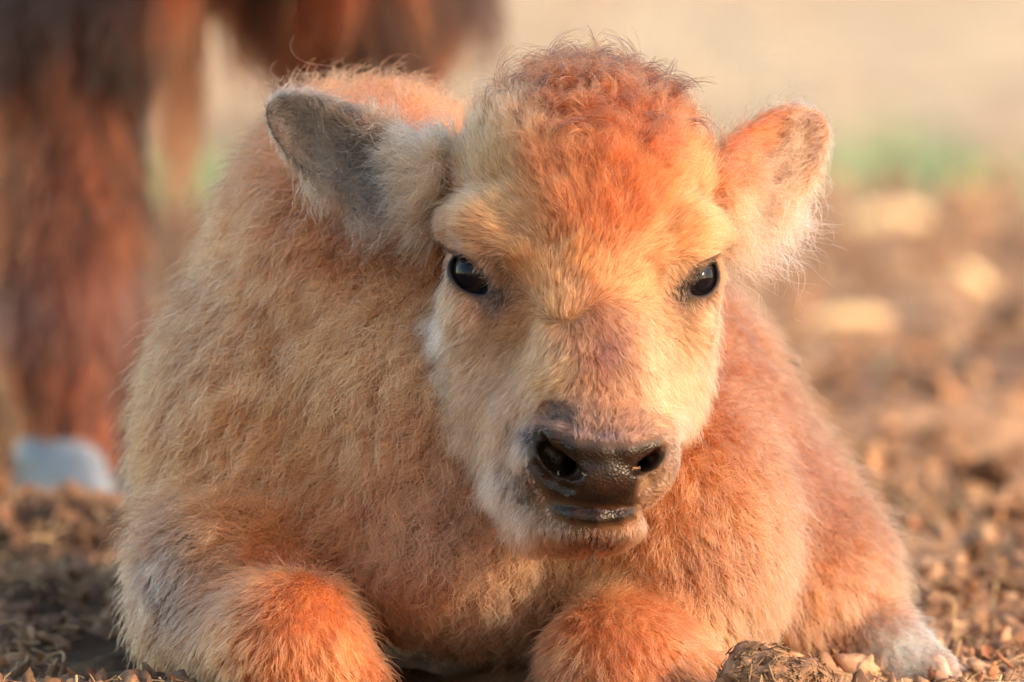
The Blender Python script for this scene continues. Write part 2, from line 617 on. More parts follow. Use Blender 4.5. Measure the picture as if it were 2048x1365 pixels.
BODY_G = [
    (640, 190, -0.2, -0.5, 150, .60, .60, (178, 104, 62)),
    (760, 250, 0.2, -0.5, 115, .60, .60, (180, 110, 68)),
    (560, 260, -0.5, -0.2, 90, .55, .55, (176, 112, 70)),
    (450, 380, -0.7, 0.4, 80, .50, .45, (166, 110, 70)),
    (600, 450, -0.3, 0.9, 90, .45, .40, (178, 122, 78)),
    (740, 520, -0.2, 0.9, 90, .45, .45, (180, 132, 90)),
    (360, 600, -0.6, 0.8, 80, .45, .40, (174, 122, 80)),
    (500, 650, -0.3, 0.9, 86, .42, .40, (196, 150, 104)),
    (660, 700, -0.2, 0.9, 96, .45, .45, (194, 150, 102)),
    (780, 660, -0.3, 0.9, 90, .45, .50, (196, 156, 112)),
    (300, 850, -0.7, 0.6, 80, .45, .40, (178, 124, 82)),
    (450, 880, -0.6, 0.7, 86, .42, .45, (192, 144, 98)),
    (620, 900, -0.7, 0.6, 96, .42, .50, (190, 144, 98)),
    (780, 900, -0.6, 0.7, 92, .45, .55, (176, 138, 104)),
    (500, 1030, -0.9, 0.3, 90, .42, .45, (182, 132, 90)),
    (680, 1040, -0.8, 0.5, 86, .45, .55, (172, 122, 86)),
    (260, 1050, -0.8, 0.4, 76, .45, .40, (170, 116, 78)),
    (340, 1160, -0.6, 0.6, 46, .35, .30, (180, 156, 138)),
    (430, 1150, -0.7, 0.4, 50, .35, .30, (172, 134, 106)),
    (280, 1250, -0.6, 0.7, 50, .35, .30, (172, 136, 108)),
    (350, 1320, -0.5, 0.8, 46, .35, .30, (168, 132, 104)),
    (560, 1180, -0.3, 0.7, 46, .40, .25, (192, 118, 74)),
    (640, 1240, 0.2, 0.9, 44, .36, .20, (214, 134, 82)),
    (480, 1290, -0.5, 0.8, 46, .36, .25, (186, 118, 72)),
    (700, 1310, 0.4, 0.9, 34, .32, .15, (226, 158, 106)),
    (600, 1340, 0.1, 1.0, 40, .34, .20, (206, 128, 76)),
    (820, 1050, -0.5, 0.8, 80, .50, .65, (176, 140, 116)),
    (920, 1100, -0.3, 0.9, 74, .50, .70, (186, 144, 114)),
    (880, 1200, -0.4, 0.9, 74, .50, .75, (178, 122, 88)),
    (1000, 1200, -0.2, 0.9, 70, .50, .70, (206, 152, 112)),
    (780, 1280, -0.4, 0.9, 70, .50, .70, (158, 96, 64)),
    (950, 1290, 0.1, 1.0, 66, .50, .70, (196, 136, 94)),
    (1080, 1140, 0.1, 0.9, 60, .48, .60, (208, 164, 126)),
    (1200, 1160, 0.3, 0.8, 56, .45, .50, (216, 160, 112)),
    (1160, 1230, 0.3, 0.8, 46, .38, .25, (180, 104, 60)),
    (1240, 1260, 0.3, 0.9, 42, .36, .20, (204, 122, 74)),
    (1300, 1340, 0.4, 0.9, 42, .36, .20, (210, 122, 70)),
    (1120, 1330, -0.1, 1.0, 50, .40, .30, (192, 128, 82)),
    (1420, 1320, 0.5, 0.8, 40, .36, .20, (222, 150, 96)),
    (1330, 1020, 0.5, 0.7, 60, .45, .40, (218, 144, 94)),
    (1450, 980, 0.5, 0.8, 66, .45, .40, (222, 146, 88)),
    (1430, 1130, 0.5, 0.8, 60, .42, .40, (216, 146, 98)),
    (1540, 1150, 0.4, 0.9, 60, .42, .35, (214, 154, 108)),
    (1500, 1270, 0.4, 0.9, 46, .38, .30, (224, 174, 128)),
    (1480, 600, 0.5, 0.6, 70, .45, .40, (206, 134, 86)),
    (1550, 750, 0.5, 0.8, 76, .45, .45, (206, 124, 76)),
    (1450, 780, 0.4, 0.9, 76, .45, .45, (208, 128, 80)),
    (1620, 900, 0.5, 0.8, 76, .45, .45, (210, 132, 86)),
    (1680, 1050, 0.6, 0.7, 70, .45, .40, (212, 132, 80)),
    (1640, 1150, 0.5, 0.8, 66, .42, .35, (216, 142, 88)),
    (1780, 1180, 0.6, 0.7, 60, .42, .35, (220, 150, 96)),
    (1700, 1260, 0.5, 0.8, 40, .35, .20, (206, 138, 90)),
    (1760, 1275, 0.6, 0.6, 26, .30, .10, (236, 212, 192)),
    (1810, 1310, 0.7, 0.5, 22, .30, .10, (255, 248, 240)),
    (1740, 1330, 0.4, 0.8, 24, .30, .10, (214, 180, 154)),
    (1880, 1350, 0.7, 0.5, 16, .30, .10, (232, 204, 186)),
]
EAR_G = [
    (575, 240, 0.5, -0.2, 26, .25, .35, (172, 156, 136)),
    (640, 220, 0.5, 0.2, 40, .25, .45, (190, 168, 138)),
    (620, 300, 0.5, 0.3, 44, .28, .45, (176, 160, 136)),
    (700, 250, 0.6, 0.5, 36, .25, .30, (126, 110, 98)),
    (740, 300, 0.7, 0.5, 34, .25, .30, (96, 84, 80)),
    (690, 360, 0.6, 0.4, 56, .30, .50, (190, 174, 150)),
    (770, 370, 0.5, 0.5, 40, .28, .40, (92, 82, 80)),
    (800, 400, -0.5, 0.5, 60, .40, .50, (86, 74, 70)),
    (640, 380, -0.3, 0.9, 60, .40, .50, (186, 160, 130)),
    (720, 450, -0.7, 0.6, 100, .45, .55, (196, 174, 150)),
    (800, 460, -0.7, 0.7, 110, .45, .55, (190, 170, 148)),
    (760, 250, -0.3, -0.4, 60, .50, .50, (208, 160, 110)),
    (830, 300, -0.4, 0.0, 70, .50, .55, (204, 164, 116)),
    (860, 380, -0.7, 0.2, 70, .50, .50, (196, 154, 110)),
    (850, 450, -0.7, 0.6, 80, .50, .45, (186, 154, 124)),
    (1640, 235, -0.5, 0.3, 24, .25, .30, (214, 160, 120)),
    (1600, 270, -0.5, 0.5, 40, .28, .40, (230, 182, 138)),
    (1540, 240, 0.8, -0.3, 26, .28, .20, (206, 122, 72)),
    (1500, 290, 0.7, -0.2, 30, .30, .25, (202, 116, 68)),
    (1560, 320, -0.4, 0.7, 46, .30, .45, (226, 176, 134)),
    (1600, 350, 0.0, 0.9, 50, .35, .45, (236, 180, 130)),
    (1520, 380, 0.4, 0.8, 60, .35, .50, (214, 158, 116)),
    (1560, 410, 0.6, 0.8, 96, .45, .55, (240, 200, 160)),
    (1480, 440, 0.5, 0.8, 110, .45, .55, (238, 204, 174)),
    (1450, 330, 0.7, -0.1, 50, .45, .50, (204, 124, 72)),
    (1460, 400, 0.6, 0.4, 60, .45, .50, (222, 150, 96)),
]


BODY_G = [r[:7] + (tuple(np.array(r[7]) * (np.array([1.03, .945, .87]) if r[0] < 900 and r[7][2] < 130 else 1)),) for r in BODY_G]  # warms the shaded left side through its coat colour


def regain(tab, lo, glo, hi, ghi):
    out = []
    for r in tab:
        g = glo if r[0] < lo else ghi if r[0] > hi else 1.0
        out.append(r[:7] + (tuple(np.clip(np.array(r[7]) * g, 0, 248)),))
    return out


HEAD_G = regain(HEAD_G, 1050, 1.02, 1280, .93)  # evens shaded and sunlit sides of the face in the colour
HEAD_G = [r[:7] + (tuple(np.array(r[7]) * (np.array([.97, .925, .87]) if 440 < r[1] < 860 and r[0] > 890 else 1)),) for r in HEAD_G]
BODY_G = regain(BODY_G, 380, .80, 1420, .86)  # tones down sky-lit left edge and sunlit flank in the coat colour
BODY_G = [r[:7] + (tuple(np.array(r[7]) * (.86 if r[0] > 1500 and r[1] < 1100 else 1.06 if 400 < r[0] < 1420 else 1)),) for r in BODY_G]  # flank facing the sun darkened again in its colour
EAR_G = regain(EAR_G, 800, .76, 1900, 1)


def guide_field(P, tab, power=4):
    T = np.array([r[:7] for r in tab], float)
    col = np.array([srgb(*r[7]) for r in tab])
    out = np.zeros((len(P), 10))
    vals = np.concatenate([T[:, 2:7], col], 1)
    vals[:, :2] = nrm(vals[:, :2])
    for a in range(0, len(P), 60000):
        d2 = ((P[a:a + 60000, None, :] - T[None, :, :2]) ** 2).sum(-1) + 30.
        w = d2 ** (-power / 2)
        w /= w.sum(1, keepdims=True)
        out[a:a + 60000, :8] = w @ vals
    return out


def zone_guides(P2, Z):
    g = np.zeros((len(P2), 10))
    for z, tab in ((0, HEAD_G), (1, BODY_G), (2, EAR_G)):
        k = Z == z
        if k.any():
            g[k] = guide_field(P2[k], tab)
    return g


def hair_material(name, attr='hair_color', rough=0.38, radial=0.5, coat=0.0):
    nt = NT(name)
    h = nt.n('ShaderNodeBsdfHairPrincipled')
    h.parametrization = 'COLOR'
    a = nt.n('ShaderNodeAttribute', attribute_name=attr)
    hi = nt.n('ShaderNodeHairInfo')
    root = nt.ramp(hi.outputs['Intercept'], [(0., (.30, .27, .26)), (.55, (.85, .84, .83)), (1., (1., 1., 1.))])  # darker roots, also painting in the shade deep between hairs
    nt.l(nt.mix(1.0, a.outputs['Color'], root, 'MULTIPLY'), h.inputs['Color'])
    h.inputs['Roughness'].default_value = rough
    h.inputs['Radial Roughness'].default_value = radial
    nt.l(h.outputs[0], nt.out.inputs[0])
    return nt.mat


def voronoi_cell(P, size, seed):                  # centre of the jittered cell each root falls in
    q = P / size
    i0 = np.floor(q).astype(np.int64)
    best = np.full(len(P), 1e9); cen = np.zeros_like(P); hid = np.zeros(len(P))
    for a in (-1, 0, 1):
        for b in (-1, 0, 1):
            for c in (-1, 0, 1):
                i, j, k = i0[:, 0] + a, i0[:, 1] + b, i0[:, 2] + c
                p = np.stack([i + hash3(i, j, k, seed), j + hash3(i, j, k, seed + 1), k + hash3(i, j, k, seed + 2)], 1)
                d = ((q - p) ** 2).sum(1)
                t = d < best
                best[t] = d[t]; cen[t] = p[t]; hid[t] = hash3(i, j, k, seed + 3)[t]
    return cen * size, hid


def scatter(V, Q, N, weight, count):
    a = V[Q]
    area = 0.5 * np.linalg.norm(np.cross(a[:, 2] - a[:, 0], a[:, 3] - a[:, 1]), axis=1) * weight[Q].mean(1)
    cs = np.cumsum(area)
    f = np.searchsorted(cs, rng.random(count) * cs[-1])
    f = np.minimum(f, len(Q) - 1)
    u, v = rng.random((2, count, 1))
    W = [(1 - u) * (1 - v), u * (1 - v), u * v, (1 - u) * v]
    P = sum(W[k] * V[Q[f, k]] for k in range(4))
    n = nrm(sum(W[k] * N[Q[f, k]] for k in range(4)))
    return P, n, Q[f, 0]


def strands(P, N, comb, L, lift, curl, npts, clump=(14, .5, 45, .35), gravity=0.25, waves=1.3, seed=3, wild=0.22):
    """hair paths in the sculpt frame: (n, npts, 3)"""
    n = len(P)
    comb = comb - N * (comb * N).sum(1, keepdims=True)
    comb = nrm(comb + 1e-6)
    big = vnoise3(P, 90, seed); mid = vnoise3(P, 28, seed + 5)
    comb = nrm(comb + 0.55 * big * (0.4 + curl[:, None]) + 0.40 * mid * (0.3 + curl[:, None]) + rng.normal(0, wild, (n, 3)) * (0.5 + curl[:, None]))
    comb = nrm(comb - N * (comb * N).sum(1, keepdims=True))
    lf = np.clip(lift * (1 + 0.35 * vnoise(P, 22, seed + 9)) * rng.uniform(.75, 1.25, n), .05, .95)[:, None]
    L = L * rng.uniform(.65, 1.2, n) * (1 + 0.2 * vnoise(P, 40, seed + 17))
    c1, h1 = voronoi_cell(P, clump[0], seed + 31)
    c2, h2 = voronoi_cell(P, clump[2], seed + 41)
    ph = (h1 * 2 + h2) * 6.283 + rng.normal(0, .5, n)
    side = np.cross(comb, N)
    t = np.linspace(0, 1, npts)
    pts = np.zeros((n, npts, 3)); pts[:, 0] = P - N * 1.5
    st = (L / (npts - 1))[:, None]
    cur = pts[:, 0].copy()
    g = np.array([0, -1., 0])
    fr = waves * rng.uniform(.7, 1.3, n)
    for k in range(1, npts):
        tk = t[k]
        ang = ph + 6.283 * fr * tk
        d = N * lf * (1.1 - .75 * tk) + comb * (1 - lf * (1 - .6 * tk)) + g * gravity * tk
        d = d + curl[:, None] * 0.95 * (np.sin(ang)[:, None] * side + np.cos(ang)[:, None] * (N * .5 + comb * .35))
        cur = cur + nrm(d) * st
        pts[:, k] = cur
    for cen, am in ((c1, clump[1]), (c2, clump[3])):
        off = cen - P
        off = off - N * (off * N).sum(1, keepdims=True)
        pts += off[:, None, :] * (am * t ** 1.4)[None, :, None]
    return pts


def hair_object(name, pts, radius, color, mat, parent, taper=0.8):
    n, k, _ = pts.shape
    hc = bpy.data.hair_curves.new(name)
    hc.add_curves([k] * n)
    hc.attributes['position'].data.foreach_set('vector', np.ascontiguousarray(pts, np.float32).ravel())
    r = hc.attributes.get('radius') or hc.attributes.new('radius', 'FLOAT', 'POINT')
    t = np.linspace(0, 1, k)
    rr = np.asarray(radius)[:, None] * (1 - taper * t ** 1.5)[None, :]
    r.data.foreach_set('value', rr.astype(np.float32).ravel())
    a = hc.attributes.new('hair_color', 'FLOAT_COLOR', 'CURVE')
    d = np.ones((n, 4), np.float32); d[:, :3] = np.clip(color, 0.002, 0.95)
    a.data.foreach_set('color', d.ravel())
    hc.materials.append(mat)
    o = bpy.data.objects.new(name, hc)
    C.objects.link(o)
    o.parent = parent
    return o


calf = empty('bison_calf')
calf.location = tuple(to_world(m(1000, 1330, -700)) * np.array([1, 1, 0]))
CALF_BASE = np.array(calf.location)
tag(calf, 'fluffy tan bison calf lying with folded legs and facing forward', 'bison calf')


def calf_local(p):
    return to_world(p) - CALF_BASE


# skin
VG = zone_guides(CPX, CZ)
skin = NT('calf_skin')
pb = skin.n('ShaderNodeBsdfPrincipled', i_Roughness=0.6)
pb.inputs['Specular IOR Level'].default_value = 0.22
ac = skin.n('ShaderNodeAttribute', attribute_name='coat')
an = skin.n('ShaderNodeAttribute', attribute_name='nose')
tc = skin.n('ShaderNodeTexCoord')
vor = skin.n('ShaderNodeTexVoronoi', i_Scale=620.0)
skin.l(tc.outputs['Object'], vor.inputs['Vector'])
nz = skin.noise(tc.outputs['Object'], 90, 4)
dark = skin.ramp(nz, [(0.3, (.007, .004, .003)), (0.7, (.030, .012, .006))])
speck = skin.ramp(vor.outputs['Distance'], [(0.0, (.30, .20, .15)), (0.10, (.0, .0, .0))])
dark2 = skin.mix(0.12, dark, speck, 'ADD')
skin.l(skin.mix(an.outputs['Fac'], ac.outputs['Color'], dark2), pb.inputs['Base Color'])
rr = skin.n('ShaderNodeMapRange'); skin.l(an.outputs['Fac'], rr.inputs[0]); rr.inputs[3].default_value = .75; rr.inputs[4].default_value = .30
skin.l(rr.outputs[0], pb.inputs['Roughness'])
hb = skin.n('ShaderNodeMath', operation='MULTIPLY'); skin.l(vor.outputs['Distance'], hb.inputs[0]); skin.l(an.outputs['Fac'], hb.inputs[1])
skin.l(skin.bump(hb.outputs[0], 0.5, 0.0008), pb.inputs['Normal'])
skin.l(pb.outputs[0], skin.out.inputs[0])
body = mesh_obj('body', calf_local(CV), CQ, skin.mat, calf)
coat = VG[:, 5:8] * 0.38  # skin darkened to add to the painted shade under the fur
lid = srgb(38, 32, 36)
coat = coat * (1 - eye_v[:, None]) + lid * eye_v[:, None]
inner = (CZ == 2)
coat[inner] = coat[inner] * 0.6 + np.where(CPX[inner, 0:1] > 1100, srgb(190, 130, 100), srgb(84, 70, 68)) * 0.35  # sunlit right ear coloured warmer, shaded left ear greyer
set_attr(body, 'coat', coat)
set_attr(body, 'nose', nose_v, 'FLOAT')

# fur
def tint(c, gain, sat):
    g = c @ np.array([.3, .6, .1])
    return np.clip((g[:, None] + (c - g[:, None]) * sat) * gain, .004, .9)


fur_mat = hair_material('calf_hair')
if not QUICK:
    vis = np.where(CN[:, 2] > -0.25, 1.0, 0.3) * np.where(CV[:, 2] < -1250, 0.5, 1.0)
    bald = np.clip(1 - np.maximum(nose_v * 2.2, eye_v * 1.05), 0, 1)
    bald[bald < 0.25] = 0
    # nothing grows inside nostrils, mouth or sockets
    inside = (HF.sample(CV + CN * 14) < 2) & (CZ == 0)
    bald[inside & (CPX[:, 1] > 860)] = 0
    vis = np.where(to_world(CV)[:, 2] < -0.01, 0, vis)
    LAYERS = (  # name, zone, count, points, radius, clumps, waves, gain, saturation, length x, lift x, curl x
        ('face_fur', 0, 200000, 7, .46, (12, .55, 40, .18), 1.1, .66, 1.0, 1.0, 1.0, 1.0),
        ('face_guard_hair', 0, 42000, 7, .56, (16, .76, 40, .15), 1.2, .90, .95, 1.12, 1.25, 1.2),
        ('body_fur', 1, 210000, 8, .62, (28, .80, 80, .25), 1.4, .62, 1.0, .95, 1.2, 1.1),
        ('guard_hair', 1, 60000, 10, .72, (28, .88, 90, .25), 1.7, .86, .95, 1.15, 1.35, 1.3),
        ('ear_fur', 2, 30000, 8, .46, (15, .78, 44, .30), 1.3, .68, .95, 1.1, 1.0, 1.1),
        ('ear_wisps', 2, 5200, 11, .60, (26, .85, 60, .25), 1.6, .78, .8, 1.7, 1.5, 1.3))
    for name, zone, count, npts, rad, cl, waves, gain, sat, lm, fm, cm in LAYERS:
        w = vis * bald * (CZ == zone)
        P, N, vi = scatter(CV, CQ, CN, w + 1e-12, count)
        ok = w[vi] > 0.01
        P, N, vi = P[ok], N[ok], vi[ok]
        P2 = to_px(P)
        G = guide_field(P2, (HEAD_G, BODY_G, EAR_G)[zone])
        comb = np.stack([G[:, 0], -G[:, 1], np.zeros(len(P))], 1)
        L, lift, curl = G[:, 2] * lm, G[:, 3] * fm, G[:, 4] * cm
        if zone == 1:
            comb[N[:, 2] < 0.1] += np.array([0, -.6, -.3])
        stray = rng.random(len(P)) < (0.05 if zone == 0 else 0.09)
        L[stray] *= 1.35
        lift[stray] = np.minimum(lift[stray] * 1.5 + .1, .95)
        seed = 3 + 100 * zone
        pts = strands(P, N, comb, L, lift, curl, npts, cl, gravity=0.18 if zone else 0.05, waves=waves, seed=seed)
        _, hid = voronoi_cell(P, cl[0], seed + 31)
        jit = P2 + rng.normal(0, (13, 22, 12)[zone], P2.shape) + 16 * vnoise3(P, 34, 71)[:, :2]
        G[:, 5:8] = guide_field(jit, (HEAD_G, BODY_G, EAR_G)[zone])[:, 5:8]
        col = tint(G[:, 5:8], gain, sat) * np.array([(1.08, .885, .90), (1.16, .85, .81), (1.06, .89, .90)][zone])
        shade = 1 + 0.16 * vnoise(P, 70, 51) + 0.40 * (hid - .5)
        pale = np.clip((G[:, 7] - .50) / .2, 0, 1)[:, None]
        col *= 1 + .45 * pale
        vr = .45 if 'guard' in name else .30
        col *= (shade * rng.uniform(1 - vr, 1 + vr, len(P)))[:, None]
        warm = 0.08 * vnoise(P, 120, 61)[:, None]
        col *= 1 + warm * np.array([1, 0, -1.])
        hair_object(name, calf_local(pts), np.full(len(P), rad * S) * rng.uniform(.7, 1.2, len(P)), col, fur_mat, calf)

    # curled, dark-tipped locks on the crown
    px, py = CPX[:, 0], CPX[:, 1]
    w = ((CZ == 0) & (CN[:, 2] > -.6)) * np.exp(-((px - 1190) / 125) ** 2 - ((py - 170) / 85) ** 2)
    RP, RN, _ = scatter(CV, CQ, CN, w + 1e-12, 520)
    per = 15
    P = np.repeat(RP, per, 0) + rng.normal(0, 8.0, (520 * per, 3))
    N = np.repeat(RN, per, 0)
    ang = np.repeat(rng.uniform(0, 6.283, 520), per)
    comb = np.stack([np.cos(ang) + .2, np.sin(ang) + .5, .3 + 0 * ang], 1)
    comb = nrm(comb - N * (comb * N).sum(1, keepdims=True))
    side = np.cross(comb, N)
    isdark = rng.random(520) < .17
    LL = np.repeat(rng.uniform(45, 105, 520) * np.where(isdark, 1.25, 1), per) * rng.uniform(.6, 1.15, len(P))
    turn = np.repeat(rng.uniform(1.4, 3.6, 520), per) * rng.normal(1, .12, 520 * per)
    tw = np.repeat(rng.uniform(-.8, .8, 520), per)
    k = 10
    pts = np.zeros((len(P), k, 3)); cur = P - N * 3; pts[:, 0] = cur
    for i in range(1, k):
        a = -.35 + turn * (i / (k - 1)) ** 1.2
        d = N * np.cos(a)[:, None] + comb * np.sin(a)[:, None] + side * (tw * i / k)[:, None]
        cur = cur + nrm(d) * (LL / (k - 1))[:, None]
        pts[:, i] = cur
    pts += (np.repeat(RP, per, 0) - P)[:, None, :] * (np.linspace(0, 1, k) ** 1.1 * .80)[None, :, None]
    lockc = np.where(isdark[:, None], srgb(60, 36, 30), srgb(150, 78, 46) * rng.uniform(.6, 1.3, (520, 1)))
    col = np.repeat(lockc, per, 0) * rng.uniform(.75, 1.25, (len(P), 1))
    hair_object('forelock', calf_local(pts), np.repeat(np.where(isdark, .64, .48), per) * S, col, fur_mat, calf, .7)

# eyes: near-black iris, blue-grey ring of sclera, wet surface
em = NT('calf_eye')
b = em.n('ShaderNodeBsdfPrincipled', i_Roughness=0.09)
b.inputs['Specular IOR Level'].default_value = 0.18
ea = em.n('ShaderNodeAttribute', attribute_name='ring')
em.l(em.ramp(ea.outputs['Fac'], [(0.0, (.004, .003, .004)), (0.36, (.006, .005, .007)), (0.43, (.018, .011, .009)), (0.62, (.010, .009, .014)), (0.70, (.030, .036, .060)), (1.0, (.05, .05, .07))]), b.inputs['Base Color'])
em.l(b.outputs[0], em.out.inputs[0])
nu, nv = 40, 28
for c, g, h, hl, hh in EYES:
    v = np.cross(g, h)
    vs_, qs = [], []
    for i in range(nv + 1):
        th = math.pi * i / nv
        bulge = 1 + 0.05 * math.exp(-(th / .55) ** 2)
        for j in range(nu):
            f = 2 * math.pi * j / nu
            vs_.append(c + 51.5 * bulge * (g * math.cos(th) + (h * math.cos(f) + v * math.sin(f)) * math.sin(th)))
    for i in range(nv):
        for j in range(nu):
            a, b2 = i * nu + j, i * nu + (j + 1) % nu
            qs.append((a, a + nu, b2 + nu, b2))
    e = mesh_obj('eye', calf_local(np.array(vs_)), np.array(qs), em.mat, calf)
    set_attr(e, 'ring', np.repeat(np.arange(nv + 1) / nv * 2, nu).clip(0, 1), 'FLOAT')
    # lashes along the upper lid
    ns = 90
    tt = rng.uniform(-.95, .85, ns)
    rootp = c + g * 40 + h * (tt * hl * .95)[:, None] + v * (np.sqrt(np.clip(1 - tt ** 2, 0, 1)) * hh * 1.0 * (1 if v[1] > 0 else -1))[:, None]
    rootp = c + nrm(rootp - c) * 60
    up = np.array([0, 1., 0])
    outw = nrm(rootp - c)
    k = 6
    pts = np.zeros((ns, k, 3)); cur = rootp.copy(); pts[:, 0] = cur
    Ls = rng.uniform(26, 46, ns)
    for i in range(1, k):
        d = outw * .8 + g * .5 + np.array([0, -.45 + .75 * i / k, 0]) + rng.normal(0, .05, (ns, 3)) + np.array([np.sign(g[0]) * .35, 0, 0])
        cur = cur + nrm(d) * (Ls / (k - 1))[:, None]
        pts[:, i] = cur
    lc = np.where((rng.random((ns, 1)) < (.45 if g[0] > 0 else .1)), srgb(190, 150, 110), srgb(40, 30, 32))
    hair_object('eyelashes', calf_local(pts), np.full(ns, .7 * S), lc, fur_mat, e, .7)

# ------------------------------------------------------------------ ground
def ground_h(x, y):
    p = np.stack([x, y, np.zeros_like(x)], -1)
    r = np.clip((y - 3.0) / 3.0, 0, 1)
    near = 0.010 * vnoise(p, .22, 201) + 0.010 * vnoise(p, .075, 202) + 0.006 * vnoise(p, .03, 203)
    far = 0.03 * vnoise(p, 2.3, 204) * np.clip((y - 7.5) / 5, 0, 1) + 0.012 * vnoise(p, .7, 205) * np.clip((y - 7) / 4, 0, 1)
    z = near * (1 + np.clip((y - 7) / 6, 0, .6)) + far
    for px, py, hgt, rad in MOUNDS:
        g = ground_point(px, py)
        z = z + hgt * np.exp(-((x - g[0]) / rad) ** 2 - ((y - g[1]) / (rad * 1.3)) ** 2)
    return z


MOUNDS = [(90, 1120, .034, .07), (215, 1130, .026, .06), (60, 1230, .02, .05), (1930, 880, .05, .10), (2040, 800, .05, .12), (1600, 900, .03, .10), (1760, 1010, .03, .08), (1980, 1090, .03, .07)]
gx = np.unique(np.concatenate([-np.geomspace(.8, 160, 60), np.arange(-.8, .8, .009), np.geomspace(.8, 160, 60)]))
gy = np.concatenate([np.linspace(-120, 3.9, 30)[:-1], np.arange(3.9, 4.6, .05), np.arange(4.6, 7.4, .009), np.geomspace(7.4, 420, 260)])
GX, GY = np.meshgrid(gx, gy, indexing='ij')
GZ = ground_h(GX, GY)
nx, ny = GX.shape
ii = np.arange(nx * ny).reshape(nx, ny)
GQ = np.stack([ii[:-1, :-1], ii[1:, :-1], ii[1:, 1:], ii[:-1, 1:]], -1).reshape(-1, 4)
gm = NT('trampled_ground')
b = gm.n('ShaderNodeBsdfPrincipled', i_Roughness=0.95)
b.inputs['Specular IOR Level'].default_value = 0.08
geo = gm.n('ShaderNodeNewGeometry')
pos = geo.outputs['Position']
sep = gm.n('ShaderNodeSeparateXYZ'); gm.l(pos, sep.inputs[0])
dirt = gm.ramp(gm.noise(pos, 14, 8, .7), [(.25, tuple(srgb(92, 68, 56))), (.5, tuple(srgb(158, 120, 96))), (.75, tuple(srgb(202, 162, 130)))])
patch = gm.ramp(gm.noise(pos, 1.6, 5, .6), [(.38, tuple(srgb(132, 102, 84))), (.62, tuple(srgb(208, 166, 130)))])
dirt = gm.mix(.45, dirt, patch)
dry = gm.ramp(gm.noise(pos, .9, 4, .6), [(.34, tuple(srgb(156, 124, 98))), (.5, tuple(srgb(198, 166, 132))), (.66, tuple(srgb(220, 192, 154)))])
mr = gm.n('ShaderNodeMapRange', interpolation_type='SMOOTHSTEP'); mr.inputs[1].default_value = 8.5; mr.inputs[2].default_value = 20.0
wob = gm.n('ShaderNodeMath', operation='MULTIPLY_ADD'); gm.l(gm.noise(pos, .35, 3), wob.inputs[0]); wob.inputs[1].default_value = 4.0
gm.l(sep.outputs[1], wob.inputs[2])
sb = gm.n('ShaderNodeMath', operation='SUBTRACT'); gm.l(wob.outputs[0], sb.inputs[0]); sb.inputs[1].default_value = 2.0
gm.l(sb.outputs[0], mr.inputs[0])
dung = gm.n('ShaderNodeMapRange', interpolation_type='SMOOTHSTEP'); dung.inputs[1].default_value = .04; dung.inputs[2].default_value = .34  # mask for the left ground, where shade is painted into the colour
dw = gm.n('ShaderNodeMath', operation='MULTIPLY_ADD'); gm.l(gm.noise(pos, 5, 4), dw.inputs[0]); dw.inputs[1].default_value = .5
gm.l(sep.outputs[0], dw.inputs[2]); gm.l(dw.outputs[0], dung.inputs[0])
shaded_mulch = gm.ramp(gm.noise(pos, 30, 8, .7), [(.3, tuple(srgb(52, 40, 33))), (.55, tuple(srgb(92, 70, 55))), (.8, tuple(srgb(146, 114, 86)))])  # dark mulchy soil, with the shade left of the calf painted in
dirt = gm.mix(dung.outputs[0], shaded_mulch, dirt)
mr2 = gm.n('ShaderNodeMapRange', interpolation_type='SMOOTHSTEP'); mr2.inputs[1].default_value = 4.4; mr2.inputs[2].default_value = 3.4  # pale unseen ground near the camera, added to bounce fill light
gm.l(sep.outputs[1], mr2.inputs[0])
mx = gm.n('ShaderNodeMath', operation='MAXIMUM'); gm.l(mr.outputs[0], mx.inputs[0]); gm.l(mr2.outputs[0], mx.inputs[1])
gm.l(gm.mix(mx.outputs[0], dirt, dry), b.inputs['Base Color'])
gm.l(gm.bump(gm.noise(pos, 160, 6, .75), .7, .006), b.inputs['Normal'])
gm.l(b.outputs[0], gm.out.inputs[0])
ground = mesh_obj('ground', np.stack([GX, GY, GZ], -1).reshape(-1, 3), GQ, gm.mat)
tag(ground, 'bare trampled dirt ground running back to pale dry pasture', 'ground', kind='structure')


# clods, stones, straw -------------------------------------------------------
def icosphere(sub):
    t = (1 + 5 ** .5) / 2
    v = [(-1, t, 0), (1, t, 0), (-1, -t, 0), (1, -t, 0), (0, -1, t), (0, 1, t), (0, -1, -t), (0, 1, -t), (t, 0, -1), (t, 0, 1), (-t, 0, -1), (-t, 0, 1)]
    f = [(0, 11, 5), (0, 5, 1), (0, 1, 7), (0, 7, 10), (0, 10, 11), (1, 5, 9), (5, 11, 4), (11, 10, 2), (10, 7, 6), (7, 1, 8), (3, 9, 4), (3, 4, 2), (3, 2, 6), (3, 6, 8), (3, 8, 9), (4, 9, 5), (2, 4, 11), (6, 2, 10), (8, 6, 7), (9, 8, 1)]
    v = [tuple(nrm(np.array(x, float))) for x in v]
    for _ in range(sub):
        mid, nf = {}, []
        def mp(a, b):
            k = (min(a, b), max(a, b))
            if k not in mid:
                v.append(tuple(nrm((np.array(v[a]) + np.array(v[b]))))); mid[k] = len(v) - 1
            return mid[k]
        for a, b_, c in f:
            x, y, z = mp(a, b_), mp(b_, c), mp(c, a)
            nf += [(a, x, z), (b_, y, x), (c, z, y), (x, y, z)]
        f = nf
    return np.array(v), np.array(f)


ICO1, ICO1F = icosphere(1)
ICO3, ICO3F = icosphere(3)
ICO4, ICO4F = icosphere(4)


